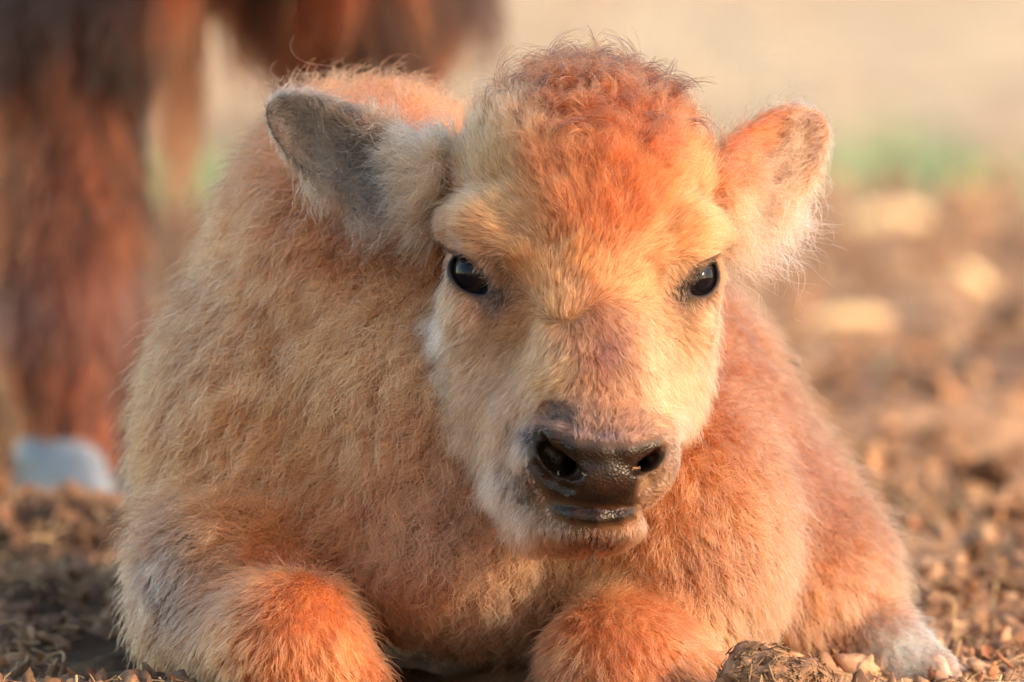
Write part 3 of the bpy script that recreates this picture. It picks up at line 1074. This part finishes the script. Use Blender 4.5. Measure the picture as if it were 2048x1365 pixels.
def clod_shape(base, seed, rough=.35):
    d = 1 + rough * vnoise(base + seed * 7.3, .9, seed) + rough * .6 * vnoise(base + seed * 3.1, .38, seed + 1) + rough * .3 * vnoise(base + seed, .16, seed + 2)
    return base * d[:, None]


def tone_material(name, stops, rough=.9, nscale=60, bump=.004, spec=.2):
    nt = NT(name)
    b = nt.n('ShaderNodeBsdfPrincipled', i_Roughness=rough)
    b.inputs['Specular IOR Level'].default_value = spec
    a = nt.n('ShaderNodeAttribute', attribute_name='tone')
    tcn = nt.n('ShaderNodeTexCoord')
    n1 = nt.noise(tcn.outputs['Object'], nscale, 6, .7)
    ad = nt.n('ShaderNodeMath', operation='MULTIPLY_ADD'); nt.l(n1, ad.inputs[0]); ad.inputs[1].default_value = .5
    nt.l(a.outputs['Fac'], ad.inputs[2])
    sbn = nt.n('ShaderNodeMath', operation='SUBTRACT'); nt.l(ad.outputs[0], sbn.inputs[0]); sbn.inputs[1].default_value = .25
    nt.l(nt.ramp(sbn.outputs[0], stops), b.inputs['Base Color'])
    nt.l(nt.bump(n1, .8, bump), b.inputs['Normal'])
    nt.l(b.outputs[0], nt.out.inputs[0])
    return nt.mat


clod_mat = tone_material('dirt_clod', [(0., tuple(srgb(62, 46, 38))), (.35, tuple(srgb(114, 84, 66))), (.65, tuple(srgb(164, 122, 94))), (1., tuple(srgb(206, 162, 126)))])
straw_mat = tone_material('dry_straw', [(0., tuple(srgb(104, 76, 54))), (.5, tuple(srgb(156, 120, 86))), (1., tuple(srgb(204, 168, 124)))], .7, 30, .001, .35)
leaf_mat = tone_material('dead_leaf', [(0., tuple(srgb(110, 66, 44))), (.5, tuple(srgb(164, 104, 70))), (1., tuple(srgb(206, 160, 118)))], .7, 40, .002, .35)
chip_mat = tone_material('pale_wood', [(0., tuple(srgb(206, 168, 122))), (.5, tuple(srgb(236, 204, 156))), (1., tuple(srgb(246, 224, 184)))], .75, 25, .002, .3)


def hidden_by_calf(x, y):                          # footprint of the lying animal
    return (((x + .06) / .22) ** 2 + ((y - 5.25) / .34) ** 2) < 1


def field_spots(n, y0, y1, margin=1.25, power=1.0):
    y = y0 + (y1 - y0) * rng.random(n) ** power
    x = (rng.random(n) * 2 - 1) * margin * y * 1024 / F_PX * 1.05
    k = ~hidden_by_calf(x, y)
    return x[k], y[k]


def merged(name, shapes, mat, label, parent=None):
    V, Fs, T, o = [], [], [], 0
    for v, f, t in shapes:
        V.append(v); Fs.append(f + o); T.append(np.full(len(v), t)); o += len(v)
    ob = mesh_obj(name, np.concatenate(V), np.concatenate(Fs), mat, parent, smooth=True)
    set_attr(ob, 'tone', np.concatenate(T), 'FLOAT')
    ob['kind'] = 'stuff'
    if label:
        ob['label'] = label
    return ob


def rot_rand():
    q = rng.normal(size=4); q /= np.linalg.norm(q)
    return np.array(Matrix.Rotation(0, 3, 'X')) if False else np.array(__import__('mathutils').Quaternion(q).to_matrix())


protos = [clod_shape(ICO1, i + 1, 1.0) for i in range(14)]
xa, ya = field_spots(9000, 4.55, 13.0, power=1.25)
xb, yb = field_spots(9000, 4.7, 6.6)
x, y = np.concatenate([xa, xb]), np.concatenate([ya, yb])
z = ground_h(x, y)
shapes = []
for i in range(len(x)):
    r = (0.0014 + 0.0060 * rng.random() ** 4) * (1 + .2 * max(y[i] - 5, 0))
    v = (protos[rng.integers(14)] * np.array([1.5, .9, .6])) @ rot_rand().T * r
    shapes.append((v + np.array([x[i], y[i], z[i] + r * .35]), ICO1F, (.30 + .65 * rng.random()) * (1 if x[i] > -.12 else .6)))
crumbs = merged('dirt_crumbs', shapes, clod_mat, 'small brown crumbs of dirt and dung strewn over the ground')
crumbs['category'] = 'dirt'


def straw_shape(L, r, bend, sides=4, seg=5):
    t = np.linspace(0, 1, seg)
    cx = (t - .5) * L
    cz = bend * L * (1 - (2 * t - 1) ** 2)
    cy = bend * .6 * L * np.sin(t * 3.0)
    a = np.arange(sides) / sides * 2 * math.pi
    V = np.stack([np.repeat(cx, sides), np.repeat(cy, sides) + np.tile(np.cos(a), seg) * r * 1.6, np.repeat(cz, sides) + np.tile(np.sin(a), seg) * r], 1)
    Fq = []
    for i in range(seg - 1):
        for j in range(sides):
            p, q = i * sides + j, i * sides + (j + 1) % sides
            Fq.append((p, p + sides, q + sides, q))
    return V, np.array(Fq)


def euler_m(rx, ry, rz):
    from mathutils import Euler
    return np.array(Euler((rx, ry, rz)).to_matrix())


xa, ya = field_spots(6500, 4.6, 11.5, power=1.4)
xb, yb = field_spots(5000, 4.7, 6.6)
x, y = np.concatenate([xa, xb]), np.concatenate([ya, yb])
z = ground_h(x, y)
shapes = []
for i in range(len(x)):
    sc = 1 + .2 * max(y[i] - 5, 0)
    V, Fq = straw_shape(rng.uniform(.006, .034) * sc, rng.uniform(.0002, .0006) * sc, rng.normal(0, .12))
    V = V @ euler_m(rng.normal(0, .3), rng.normal(0, .35), rng.uniform(0, 6.3)).T + np.array([x[i], y[i], z[i] + .004 * sc])
    shapes.append((V, Fq, rng.random()))
chaff = merged('straw_litter', shapes, straw_mat, 'short dry straw and stalks littering the trampled ground')
chaff['category'] = 'straw'


def leaf_shape(L, W, curl):
    n = 6
    t = np.linspace(0, 1, n)
    wv = W * np.sin(math.pi * np.clip(t, .04, .97)) ** .8
    V = []
    for s_, zz in ((-1, .25), (0, 0), (1, .25)):
        V.append(np.stack([(t - .5) * L, s_ * wv * .5, curl * L * (t - .5) ** 2 * 2 + zz * wv], 1))
    top = np.concatenate(V)
    bot = top - np.array([0, 0, .0005])
    Fq = []
    for c in range(2):
        for i in range(n - 1):
            a = c * n + i
            Fq.append((a, a + 1, a + n + 1, a + n)); Fq.append((a + 3 * n, a + n + 3 * n, a + n + 1 + 3 * n, a + 1 + 3 * n))
    return np.concatenate([top, bot]), np.array(Fq)


shapes = []
x, y = field_spots(1300, 4.6, 8.0, power=1.3)
z = ground_h(x, y)
for i in range(len(x)):
    V, Fq = leaf_shape(rng.uniform(.008, .022), rng.uniform(.004, .010), rng.normal(.3, .3))
    V = V @ euler_m(rng.normal(0, .5), rng.normal(0, .5), rng.uniform(0, 6.3)).T + np.array([x[i], y[i], z[i] + .005])
    shapes.append((V, Fq, rng.random()))
lf = merged('leaf_litter', shapes, leaf_mat, 'dead brown leaf fragments scattered over the dirt')
lf['category'] = 'leaf litter'

# larger clods one can pick out
big_protos = []
for i in range(6):
    V = clod_shape(ICO3, 40 + i, .75) * np.array([1.15, 1.0, .72])
    me_o = mesh_obj('dirt_clod', V, ICO3F, clod_mat)
    set_attr(me_o, 'tone', np.full(len(V), (.2, .75, .5, .35, .6, .45)[i]), 'FLOAT')
    big_protos.append(me_o)
CLODS = [(1990, 830, 62), (1880, 880, 54), (1760, 905, 48), (1960, 990, 52), (1830, 1010, 40), (2030, 1080, 46), (1900, 1080, 44), (1800, 1120, 34), (1930, 1160, 44),
         (2020, 1190, 40), (1760, 1030, 36), (1690, 860, 40), (1820, 740, 46), (1960, 720, 44), (1700, 740, 40), (2010, 640, 48), (1880, 640, 44), (1740, 600, 44), (1900, 960, 40),
         (2040, 920, 44), (70, 1060, 34), (150, 1075, 40), (30, 1120, 36), (110, 1150, 30), (190, 1130, 30), (40, 1210, 26), (150, 1230, 28), (1950, 1260, 26), (2020, 1290, 24), (1990, 1335, 22), (60, 1290, 24)]
for i, (px, py, rp) in enumerate(CLODS):
    g = ground_point(px, py + rp * .5)
    o = big_protos[i % 6] if i < 6 else big_protos[i % 6].copy()
    if i >= 6:
        C.objects.link(o)
    r = rp * .8 * g[1] / F_PX
    o.scale = (r * rng.uniform(.8, 1.3), r * rng.uniform(.7, 1.1), r * rng.uniform(.6, 1.0))
    o.rotation_euler = (rng.normal(0, .3), rng.normal(0, .3), rng.uniform(0, 6.28))
    o.location = (g[0], g[1], float(ground_h(np.array([g[0]]), np.array([g[1]]))[0]) + r * .3)
    tone = ('dark brown', 'pale tan', 'mid-brown', 'brown', 'light brown', 'dull brown')[i % 6]
    size = 'large ' if rp > 47 else 'small ' if rp < 32 else ''
    if px < 300:
        tag(o, f'{size}{tone} dirt clod on the dark ground before the hoof of the adult bison', 'dirt clod', f'{size}{tone} dirt clods by the adult hoof')
    elif py < 780:
        tag(o, f'{size}{tone} dirt clod among the wood chips on open ground', 'dirt clod', f'{size}{tone} dirt clods among the wood chips')
    else:
        tag(o, f'{size}{tone} dirt clod on the bare ground beside the flank of the calf', 'dirt clod', f'{size}{tone} dirt clods beside the calf')


def dung_heap(px, py, rp, label, d, n, seed, tone=.4):
    c = at_depth(px, py, d)
    r = rp * d / F_PX
    root = empty('dung_clump')
    gz = float(ground_h(np.array([c[0]]), np.array([c[1]]))[0])
    root.location = (c[0], c[1], gz)
    tag(root, label, 'dung clump')
    top = c[2] + r * .75 - gz
    V = clod_shape(ICO4, seed, .42) * np.array([r * 1.15, r, top * .5]) + np.array([0, 0, top * .42])
    o = mesh_obj('lump', V, ICO4F, clod_mat, root)
    set_attr(o, 'tone', np.full(len(V), tone), 'FLOAT')
    shp = []
    for i in range(n):
        k = rng.integers(len(ICO4))
        if ICO4[k][2] < -.2:
            continue
        p = V[k]
        Vs, Fq = straw_shape(rng.uniform(.004, .013), rng.uniform(.0002, .0005), rng.normal(0, .03))
        nn = nrm(ICO4[k] * np.array([1, 1, 1.4])); tx = nrm(np.cross(nn, rng.normal(size=3)) + nn * rng.normal(0, .22)); ty = nrm(np.cross(nn, tx))
        Vs = Vs @ np.stack([tx, ty, np.cross(tx, ty)]) + p + nn * .0012
        shp.append((Vs, Fq, rng.random() * .55))
    merged('straw_bits', shp, straw_mat, None, root)


dung_heap(1545, 1352, 84, 'crumbly straw-filled dung clump beside the bent foreleg of the calf', 4.93, 520, 5, .5)


def wood_chip(px, py, wp, hp, ang, label, cat='wood chip'):
    g = ground_point(px, py + hp * .4)
    d = g[1]
    L, W = wp * d / F_PX, hp * d / F_PX
    n = 9
    t = np.linspace(0, 1, n)
    a = np.linspace(0, 2 * math.pi, 9)[:-1]
    V = []
    for i in range(n):
        s_ = (.35 + .65 * math.sin(math.pi * min(max(t[i], .12), .9)) ** .5) * (1 + .15 * vnoise(np.array([[t[i] * 5, px, 0.]]), 1, 5)[0])
        if i in (0, n - 1):
            s_ = .03
        for q in a:
            V.append(((t[i] - .5) * L, math.cos(q) * W * .5 * s_, math.sin(q) * W * .42 * s_ + .06 * L * math.sin(t[i] * 3.1)))
    Fq = [(i * 8 + j, (i + 1) * 8 + j, (i + 1) * 8 + (j + 1) % 8, i * 8 + (j + 1) % 8) for i in range(n - 1) for j in range(8)]
    V += [(-L * .5, 0, 0), (L * .5, 0, 0)]
    Fq += [(j, (j + 1) % 8, n * 8, n * 8) for j in range(0)]
    V = np.array(V) @ euler_m(0, ang, ang * .4).T
    o = mesh_obj('wood_chip', V, np.array(Fq), chip_mat)
    set_attr(o, 'tone', np.full(len(V), .5), 'FLOAT')
    o.location = (g[0], g[1], float(ground_h(np.array([g[0]]), np.array([g[1]]))[0]) + W * .5)
    tag(o, label, cat)


wood_chip(1765, 470, 190, 56, -.12, 'broad pale splinter of wood lying below the green grass')
wood_chip(1690, 672, 190, 40, -.10, 'long thin pale wood sliver lying flat on the dirt')
wood_chip(1955, 590, 120, 46, .75, 'pale wood chip tilted up out of the dirt')
wood_chip(1800, 770, 90, 36, .3, 'short tan wood chip between dirt clods')

# one bent stalk standing by the hind hoof
g = ground_point(1908, 1290)
t = np.linspace(0, 1, 14)
sc = g[1] / F_PX
cx = np.where(t < .75, 0, -(t - .75) / .25) * 55 * sc
cz = np.where(t < .75, t / .75 * 95, 95 + 18 * np.sin((t - .75) / .25 * 3.0)) * sc
a = np.arange(5) / 5 * 2 * math.pi
V = np.stack([np.repeat(cx, 5) + np.tile(np.cos(a), 14) * 2.6 * sc, np.tile(np.sin(a), 14) * 2.6 * sc, np.repeat(cz, 5)], 1)
Fq = [(i * 5 + j, i * 5 + (j + 1) % 5, (i + 1) * 5 + (j + 1) % 5, (i + 1) * 5 + j) for i in range(13) for j in range(5)]
o = mesh_obj('straw_stalk', V, np.array(Fq), straw_mat)
set_attr(o, 'tone', np.full(len(V), .8), 'FLOAT')
o.location = (g[0], g[1], -.002)
tag(o, 'single bent straw stalk standing up beside the pale hind foot', 'straw')

# green grass, some way behind --------------------------------------------------
def grass_patch(spots, label):
    V, Fq, T, o = [], [], [], 0
    for (px, py, wpx, dep, n) in spots:
        g = ground_point(px, py)
        for _ in range(n):
            X = g[0] + rng.normal(0, .5) * wpx * g[1] / F_PX
            Y = g[1] + rng.normal(0, 1) * dep
            h = rng.uniform(.03, .10); wd = rng.uniform(.003, .006)
            an_, ln = rng.uniform(0, 6.28), rng.uniform(.1, .8)
            dx, dy = math.cos(an_), math.sin(an_)
            zz = -.02
            for s_, q in ((0, 1.), (.5, .8), (1., .08)):
                for e in (-1, 1):
                    V.append((X + dx * ln * h * s_ ** 2 - dy * e * wd * q, Y + dy * ln * h * s_ ** 2 + dx * e * wd * q, zz + h * s_))
                    T.append(0)
            Fq += [(o, o + 1, o + 3, o + 2), (o + 2, o + 3, o + 5, o + 4)]
            tone = rng.random(); T[-6:] = [tone] * 6
            o += 6
    V = np.array(V)
    V[:, 2] += ground_h(V[:, 0], V[:, 1])
    ob = mesh_obj('grass', V, np.array(Fq), grass_mat)
    set_attr(ob, 'tone', np.array(T, float), 'FLOAT')
    tag(ob, label, 'grass', kind='stuff')


grass_mat = tone_material('green_grass', [(0., tuple(srgb(92, 112, 74))), (.5, tuple(srgb(124, 150, 108))), (1., tuple(srgb(164, 180, 136)))], .6, 10, .001, .3)
grass_patch([(1700, 345, 90, .7, 110), (1850, 345, 80, .7, 200), (1985, 385, 90, .7, 140), (1570, 335, 80, .7, 70)], 'band of short green grass beyond the bare dirt')
grass_patch([(320, 385, 110, .5, 300), (440, 405, 60, .4, 80)], 'low green grass seen between the legs of the adult bison')

# ------------------------------------------------------------------ the adult standing behind (unit 3 mm, own frame: x forward, y its left, z up)
U = 0.003
A0 = Field(np.arange(-560, 480, 6.), np.arange(-150, 150, 5.), np.arange(-6, 620, 6.))


def q(x, y, z):
    return np.array([x, y, z]) / U


def adult_field(f):
    E_, K_ = f.ell, f.cone
    E_(q(-.55, 0, .86), np.array([.72, .30, .36]) / U, 40)
    E_(q(-.12, 0, 1.02), np.array([.46, .28, .46]) / U, 50)      # shoulder and hump
    E_(q(-1.05, 0, .92), np.array([.38, .27, .33]) / U, 50)      # rump
    E_(q(.12, 0, .78), np.array([.26, .22, .30]) / U, 40)        # brisket
    K_(q(.15, 0, 1.05), q(.52, 0, .98), .24 / U, .17 / U, 40)    # neck
    E_(q(.62, 0, .88), np.array([.17, .16, .24]) / U, 30)        # head
    K_(q(.66, 0, .82), q(.78, 0, .62), .13 / U, .085 / U, 30)    # muzzle
    for s_, (fx, fy) in FORE:
        K_(q(fx - .05, s_ * .14, .75), q(fx, fy, .42), .15 / U, .078 / U, 30)
        K_(q(fx, fy, .42), q(fx, fy, .22), .066 / U, .044 / U, 16)
        K_(q(fx, fy, .22), q(fx, fy, .15), .050 / U, .052 / U, 12)
        K_(q(fx, fy, .15), q(fx + .012, fy, .055), .046 / U, .042 / U, 12)
    for s_, (hx, hy) in HIND:
        K_(q(hx + .12, s_ * .14, .78), q(hx - .03, hy, .50), .20 / U, .09 / U, 30)
        K_(q(hx - .03, hy, .50), q(hx + .01, hy, .22), .07 / U, .046 / U, 16)
        K_(q(hx + .01, hy, .22), q(hx + .02, hy, .058), .052 / U, .047 / U, 12)


AYAW = math.radians(-42)
AF = np.array([math.cos(AYAW), math.sin(AYAW), 0])
AL = np.array([-math.sin(AYAW), math.cos(AYAW), 0])
near_leg = at_depth(140, 1010, 6.55); far_leg = at_depth(725, 1010, 6.75)
AORG = np.array([(near_leg[0] + far_leg[0]) / 2, (near_leg[1] + far_leg[1]) / 2, -.004])


def to_adult(p):
    d = p - AORG
    return float(d @ AF), float(d @ AL)


FORE = [(-1, to_adult(near_leg)), (1, to_adult(far_leg))]
HIND = [(-1, (-1.05, -.16)), (1, (-1.20, .15))]
adult_field(A0)
AV, AQ = A0.mesh()
AN = vnormals(AV, AQ)
adult = empty('adult_bison')
adult.location = tuple(AORG)
adult.rotation_euler = (0, 0, AYAW)
tag(adult, 'big dark reddish-brown adult bison standing behind the calf', 'bison')
am = NT('adult_hide')
b = am.n('ShaderNodeBsdfPrincipled', i_Roughness=0.7)
tcn = am.n('ShaderNodeTexCoord')
am.l(am.ramp(am.noise(tcn.outputs['Object'], 9, 5), [(.3, tuple(srgb(40, 18, 14))), (.7, tuple(srgb(92, 40, 22)))]), b.inputs['Base Color'])
am.l(b.outputs[0], am.out.inputs[0])
abody = mesh_obj('body', AV * U, AQ, am.mat, adult)

hm = NT('hoof_horn')
b = hm.n('ShaderNodeBsdfPrincipled', i_Roughness=0.28)
tcn = hm.n('ShaderNodeTexCoord')
hm.l(hm.ramp(hm.noise(tcn.outputs['Object'], 30, 5), [(.3, tuple(srgb(84, 92, 108))), (.7, tuple(srgb(128, 132, 140)))]), b.inputs['Base Color'])  # blue-grey base colour paints the sky's reflection onto the horn
hm.l(b.outputs[0], hm.out.inputs[0])


def hoof(cx, cy, r, hgt, parent, mat, fwd=(1., 0.), name='hoof'):
    f = np.array([fwd[0], fwd[1], 0]); f = nrm(f); l = np.array([-f[1], f[0], 0])
    for sgn in (-1, 1):                             # two claws
        V = []
        n, kz = 20, 7
        for k in range(kz):
            t_ = k / (kz - 1)
            rr_ = r * (1.0 - .26 * t_) * (1 if k < kz - 1 else .8)
            for i in range(n):
                a_ = 2 * math.pi * i / n
                ex = rr_ * (1.35 if math.cos(a_) > 0 else .85) * math.cos(a_) - .25 * r * t_
                ey = rr_ * .52 * math.sin(a_)
                V.append(np.array([cx, cy, t_ * hgt]) + f * ex + l * (ey + sgn * r * .54))
        V.append(np.array([cx, cy, hgt * 1.02]) + l * sgn * r * .54 - f * .2 * r)
        Fq = [(k * n + i, k * n + (i + 1) % n, (k + 1) * n + (i + 1) % n, (k + 1) * n + i) for k in range(kz - 1) for i in range(n)]
        Fq += [((kz - 1) * n + i, (kz - 1) * n + (i + 1) % n, kz * n, kz * n) for i in range(n)]
        Fq = [f_ if f_[2] != f_[3] else f_ for f_ in Fq]
        o = mesh_obj(name, np.array(V), np.array(Fq), mat, parent)
    return o


for s_, (fx, fy) in FORE:
    hoof(fx + .015, fy, .050, .058, adult, hm.mat)
for s_, (hx, hy) in HIND:
    hoof(hx + .03, hy, .05, .06, adult, hm.mat)

# horns
for s_ in (-1, 1):
    pts = [np.array([.56, s_ * .13, 1.02]), np.array([.57, s_ * .23, 1.03]), np.array([.58, s_ * .29, 1.10]), np.array([.57, s_ * .28, 1.20]), np.array([.55, s_ * .25, 1.26])]
    rad = [.042, .036, .028, .016, .004]
    V, n = [], 12
    for i, p in enumerate(pts):
        d = nrm(pts[min(i + 1, 4)] - pts[max(i - 1, 0)])
        e1 = nrm(np.cross(d, [1., 0, 0])); e2 = np.cross(d, e1)
        for j in range(n):
            a_ = 2 * math.pi * j / n
            V.append(p + (e1 * math.cos(a_) + e2 * math.sin(a_)) * rad[i])
    Fq = [(i * n + j, i * n + (j + 1) % n, (i + 1) * n + (j + 1) % n, (i + 1) * n + j) for i in range(4) for j in range(n)]
    mesh_obj('horn', np.array(V), np.array(Fq), hm.mat, adult)

if not QUICK:
    W = AV * U
    wgt = np.where(W[:, 2] < .65, 1.0, .22) * np.where(W[:, 2] < .06, 0, 1)
    P, N, _ = scatter(AV, AQ, AN, wgt + 1e-12, 70000)
    Pm = P * U
    low = Pm[:, 2] < .66
    leg = Pm[:, 2] < .42
    L = np.where(leg, np.where(Pm[:, 2] < .22, .030, .045), .10) / U
    comb = np.stack([0 * L - .15, 0 * L, 0 * L - 1.], 1)
    curl = np.full(len(P), .25)
    P_s = P * (U / S)                               # strands() works in the calf's unit
    pts = strands(P_s, N, comb, L * (U / S), np.full(len(P), .32), curl, 7, (40, .6, 160, .2), gravity=0.0, waves=1.0, seed=900)
    pts = pts * S
    c0 = np.where((vnoise(Pm * np.array([1, 1, .5]), .06, 91) > -.08)[:, None], srgb(142, 52, 24), srgb(32, 13, 9))
    band = np.exp(-((Pm[:, 2] - .165) / .035) ** 2)[:, None] * leg[:, None]
    c0 = c0 * (1 - .75 * band) + srgb(78, 48, 42) * .75 * band
    c0 = c0 * rng.uniform(.6, 1.35, (len(P), 1))
    ah = hair_material('adult_hair')
    hair_object('fur', pts, np.full(len(P), .0006), c0, ah, adult, .6)
    # shaggy fringe hanging below the brisket between the legs
    n = 4500
    t1 = rng.random(n)
    fpx = np.where(t1 < .07, rng.normal(335, 14, n) + 0, np.where(t1 < .20, rng.normal(400, 50, n), rng.normal(660, 100, n)))
    tipy = np.where(t1 < .07, rng.normal(300, 80, n), np.where(t1 < .20, rng.normal(0, 50, n), rng.normal(110, 60, n)))
    A = np.stack([at_depth(a_, -760 + rng.normal(0, 60), 6.75 + rng.normal(0, .05)) for a_ in fpx])
    Bt = np.stack([at_depth(a_ + rng.normal(25, 8), b_, 6.75 + rng.normal(0, .03)) for a_, b_ in zip(fpx, tipy)])
    R3 = np.stack([AF, AL, np.array([0, 0, 1.])])
    A, Bt = (A - AORG) @ R3.T, (Bt - AORG) @ R3.T
    tt = np.linspace(0, 1, 7)[None, :, None]
    pts = A[:, None] * (1 - tt) + Bt[:, None] * tt + vnoise3(A * 1.0, .05, 77)[:, None] * .02 * tt * np.sin(tt * 6) + rng.normal(0, .004, (n, 1, 3)) * tt
    c0 = np.where((rng.random(n) < .7)[:, None], srgb(120, 48, 24), srgb(44, 20, 14)) * rng.uniform(.7, 1.3, (n, 1))
    hair_object('belly_fringe', pts, np.full(n, .0007), c0, ah, adult, .6)

# calf's hind hoof
ch = NT('calf_hoof')
b = ch.n('ShaderNodeBsdfPrincipled', i_Roughness=0.45)
tcn = ch.n('ShaderNodeTexCoord')
ch.l(ch.ramp(ch.noise(tcn.outputs['Object'], 60, 5), [(.3, tuple(srgb(160, 118, 100))), (.7, tuple(srgb(204, 166, 146)))]), b.inputs['Base Color'])
ch.l(b.outputs[0], ch.out.inputs[0])
hp = calf_local(m(1885, 1362, -500))
hoof(hp[0] - .004, hp[1], .012, .017, calf, ch.mat, fwd=(.85, -.5))

# dry bits stuck to the wet muzzle
def bit(name, label, segs, mat, tone, rad):
    V, Fq, o_ = [], [], 0
    for a_, b_ in segs:
        a_, b_ = to_world(a_), to_world(b_)
        d = nrm(b_ - a_); e1 = nrm(np.cross(d, [.3, 1., .2])); e2 = np.cross(d, e1)
        for t_, rr_ in ((0, .7), (.5, 1.), (1, .5)):
            for j in range(5):
                an_ = j * 1.2566
                V.append(a_ + (b_ - a_) * t_ + (e1 * math.cos(an_) + e2 * math.sin(an_)) * rad * S * rr_)
        Fq += [(o_ + i * 5 + j, o_ + i * 5 + (j + 1) % 5, o_ + (i + 1) * 5 + (j + 1) % 5, o_ + (i + 1) * 5 + j) for i in range(2) for j in range(5)]
        o_ += 15
    V = np.array(V)
    c = V.mean(0)
    ob = mesh_obj(name, V - c, np.array(Fq), mat)
    ob.location = tuple(c)
    set_attr(ob, 'tone', np.full(len(V), tone), 'FLOAT')
    tag(ob, label, 'chaff')


def on_skin(px, py, lift=2):
    w = np.arange(-100, 430, 2.)
    p = np.array([m(px, py, a_) for a_ in w])
    hit = np.where(ALL.sample(p) < 0)[0]
    return m(px, py, (w[hit[-1]] if len(hit) else 200) + lift)


tip = on_skin(1190, 1096)
bit('chaff', 'dark twiggy scrap of chaff hanging from the chin of the calf',
    [(tip, tip + [-4, -26, 6]), (tip + [-3, -12, 4], tip + [-16, -30, 4]), (tip + [-4, -20, 6], tip + [6, -34, 8]), (tip + [2, -4, 4], tip + [26, -2, -4])], clod_mat, .05, 1.8)
bit('chaff', 'small tan flake of straw lodged under the sunlit nostril of the calf', [(on_skin(1262, 940, 5), on_skin(1282, 934, 5)), (on_skin(1264, 936, 5), on_skin(1280, 938, 6))], straw_mat, .15, 2.6)
bit('chaff', 'thin pale straw bit sticking out of the shaded nostril of the calf', [(on_skin(1118, 962, 2), on_skin(1116, 942, 14))], straw_mat, .9, 1.3)
bit('chaff', 'short tan straw bit on the bare dark nose pad of the calf', [(on_skin(1164, 946, 3), on_skin(1172, 952, 3))], straw_mat, .7, 1.6)
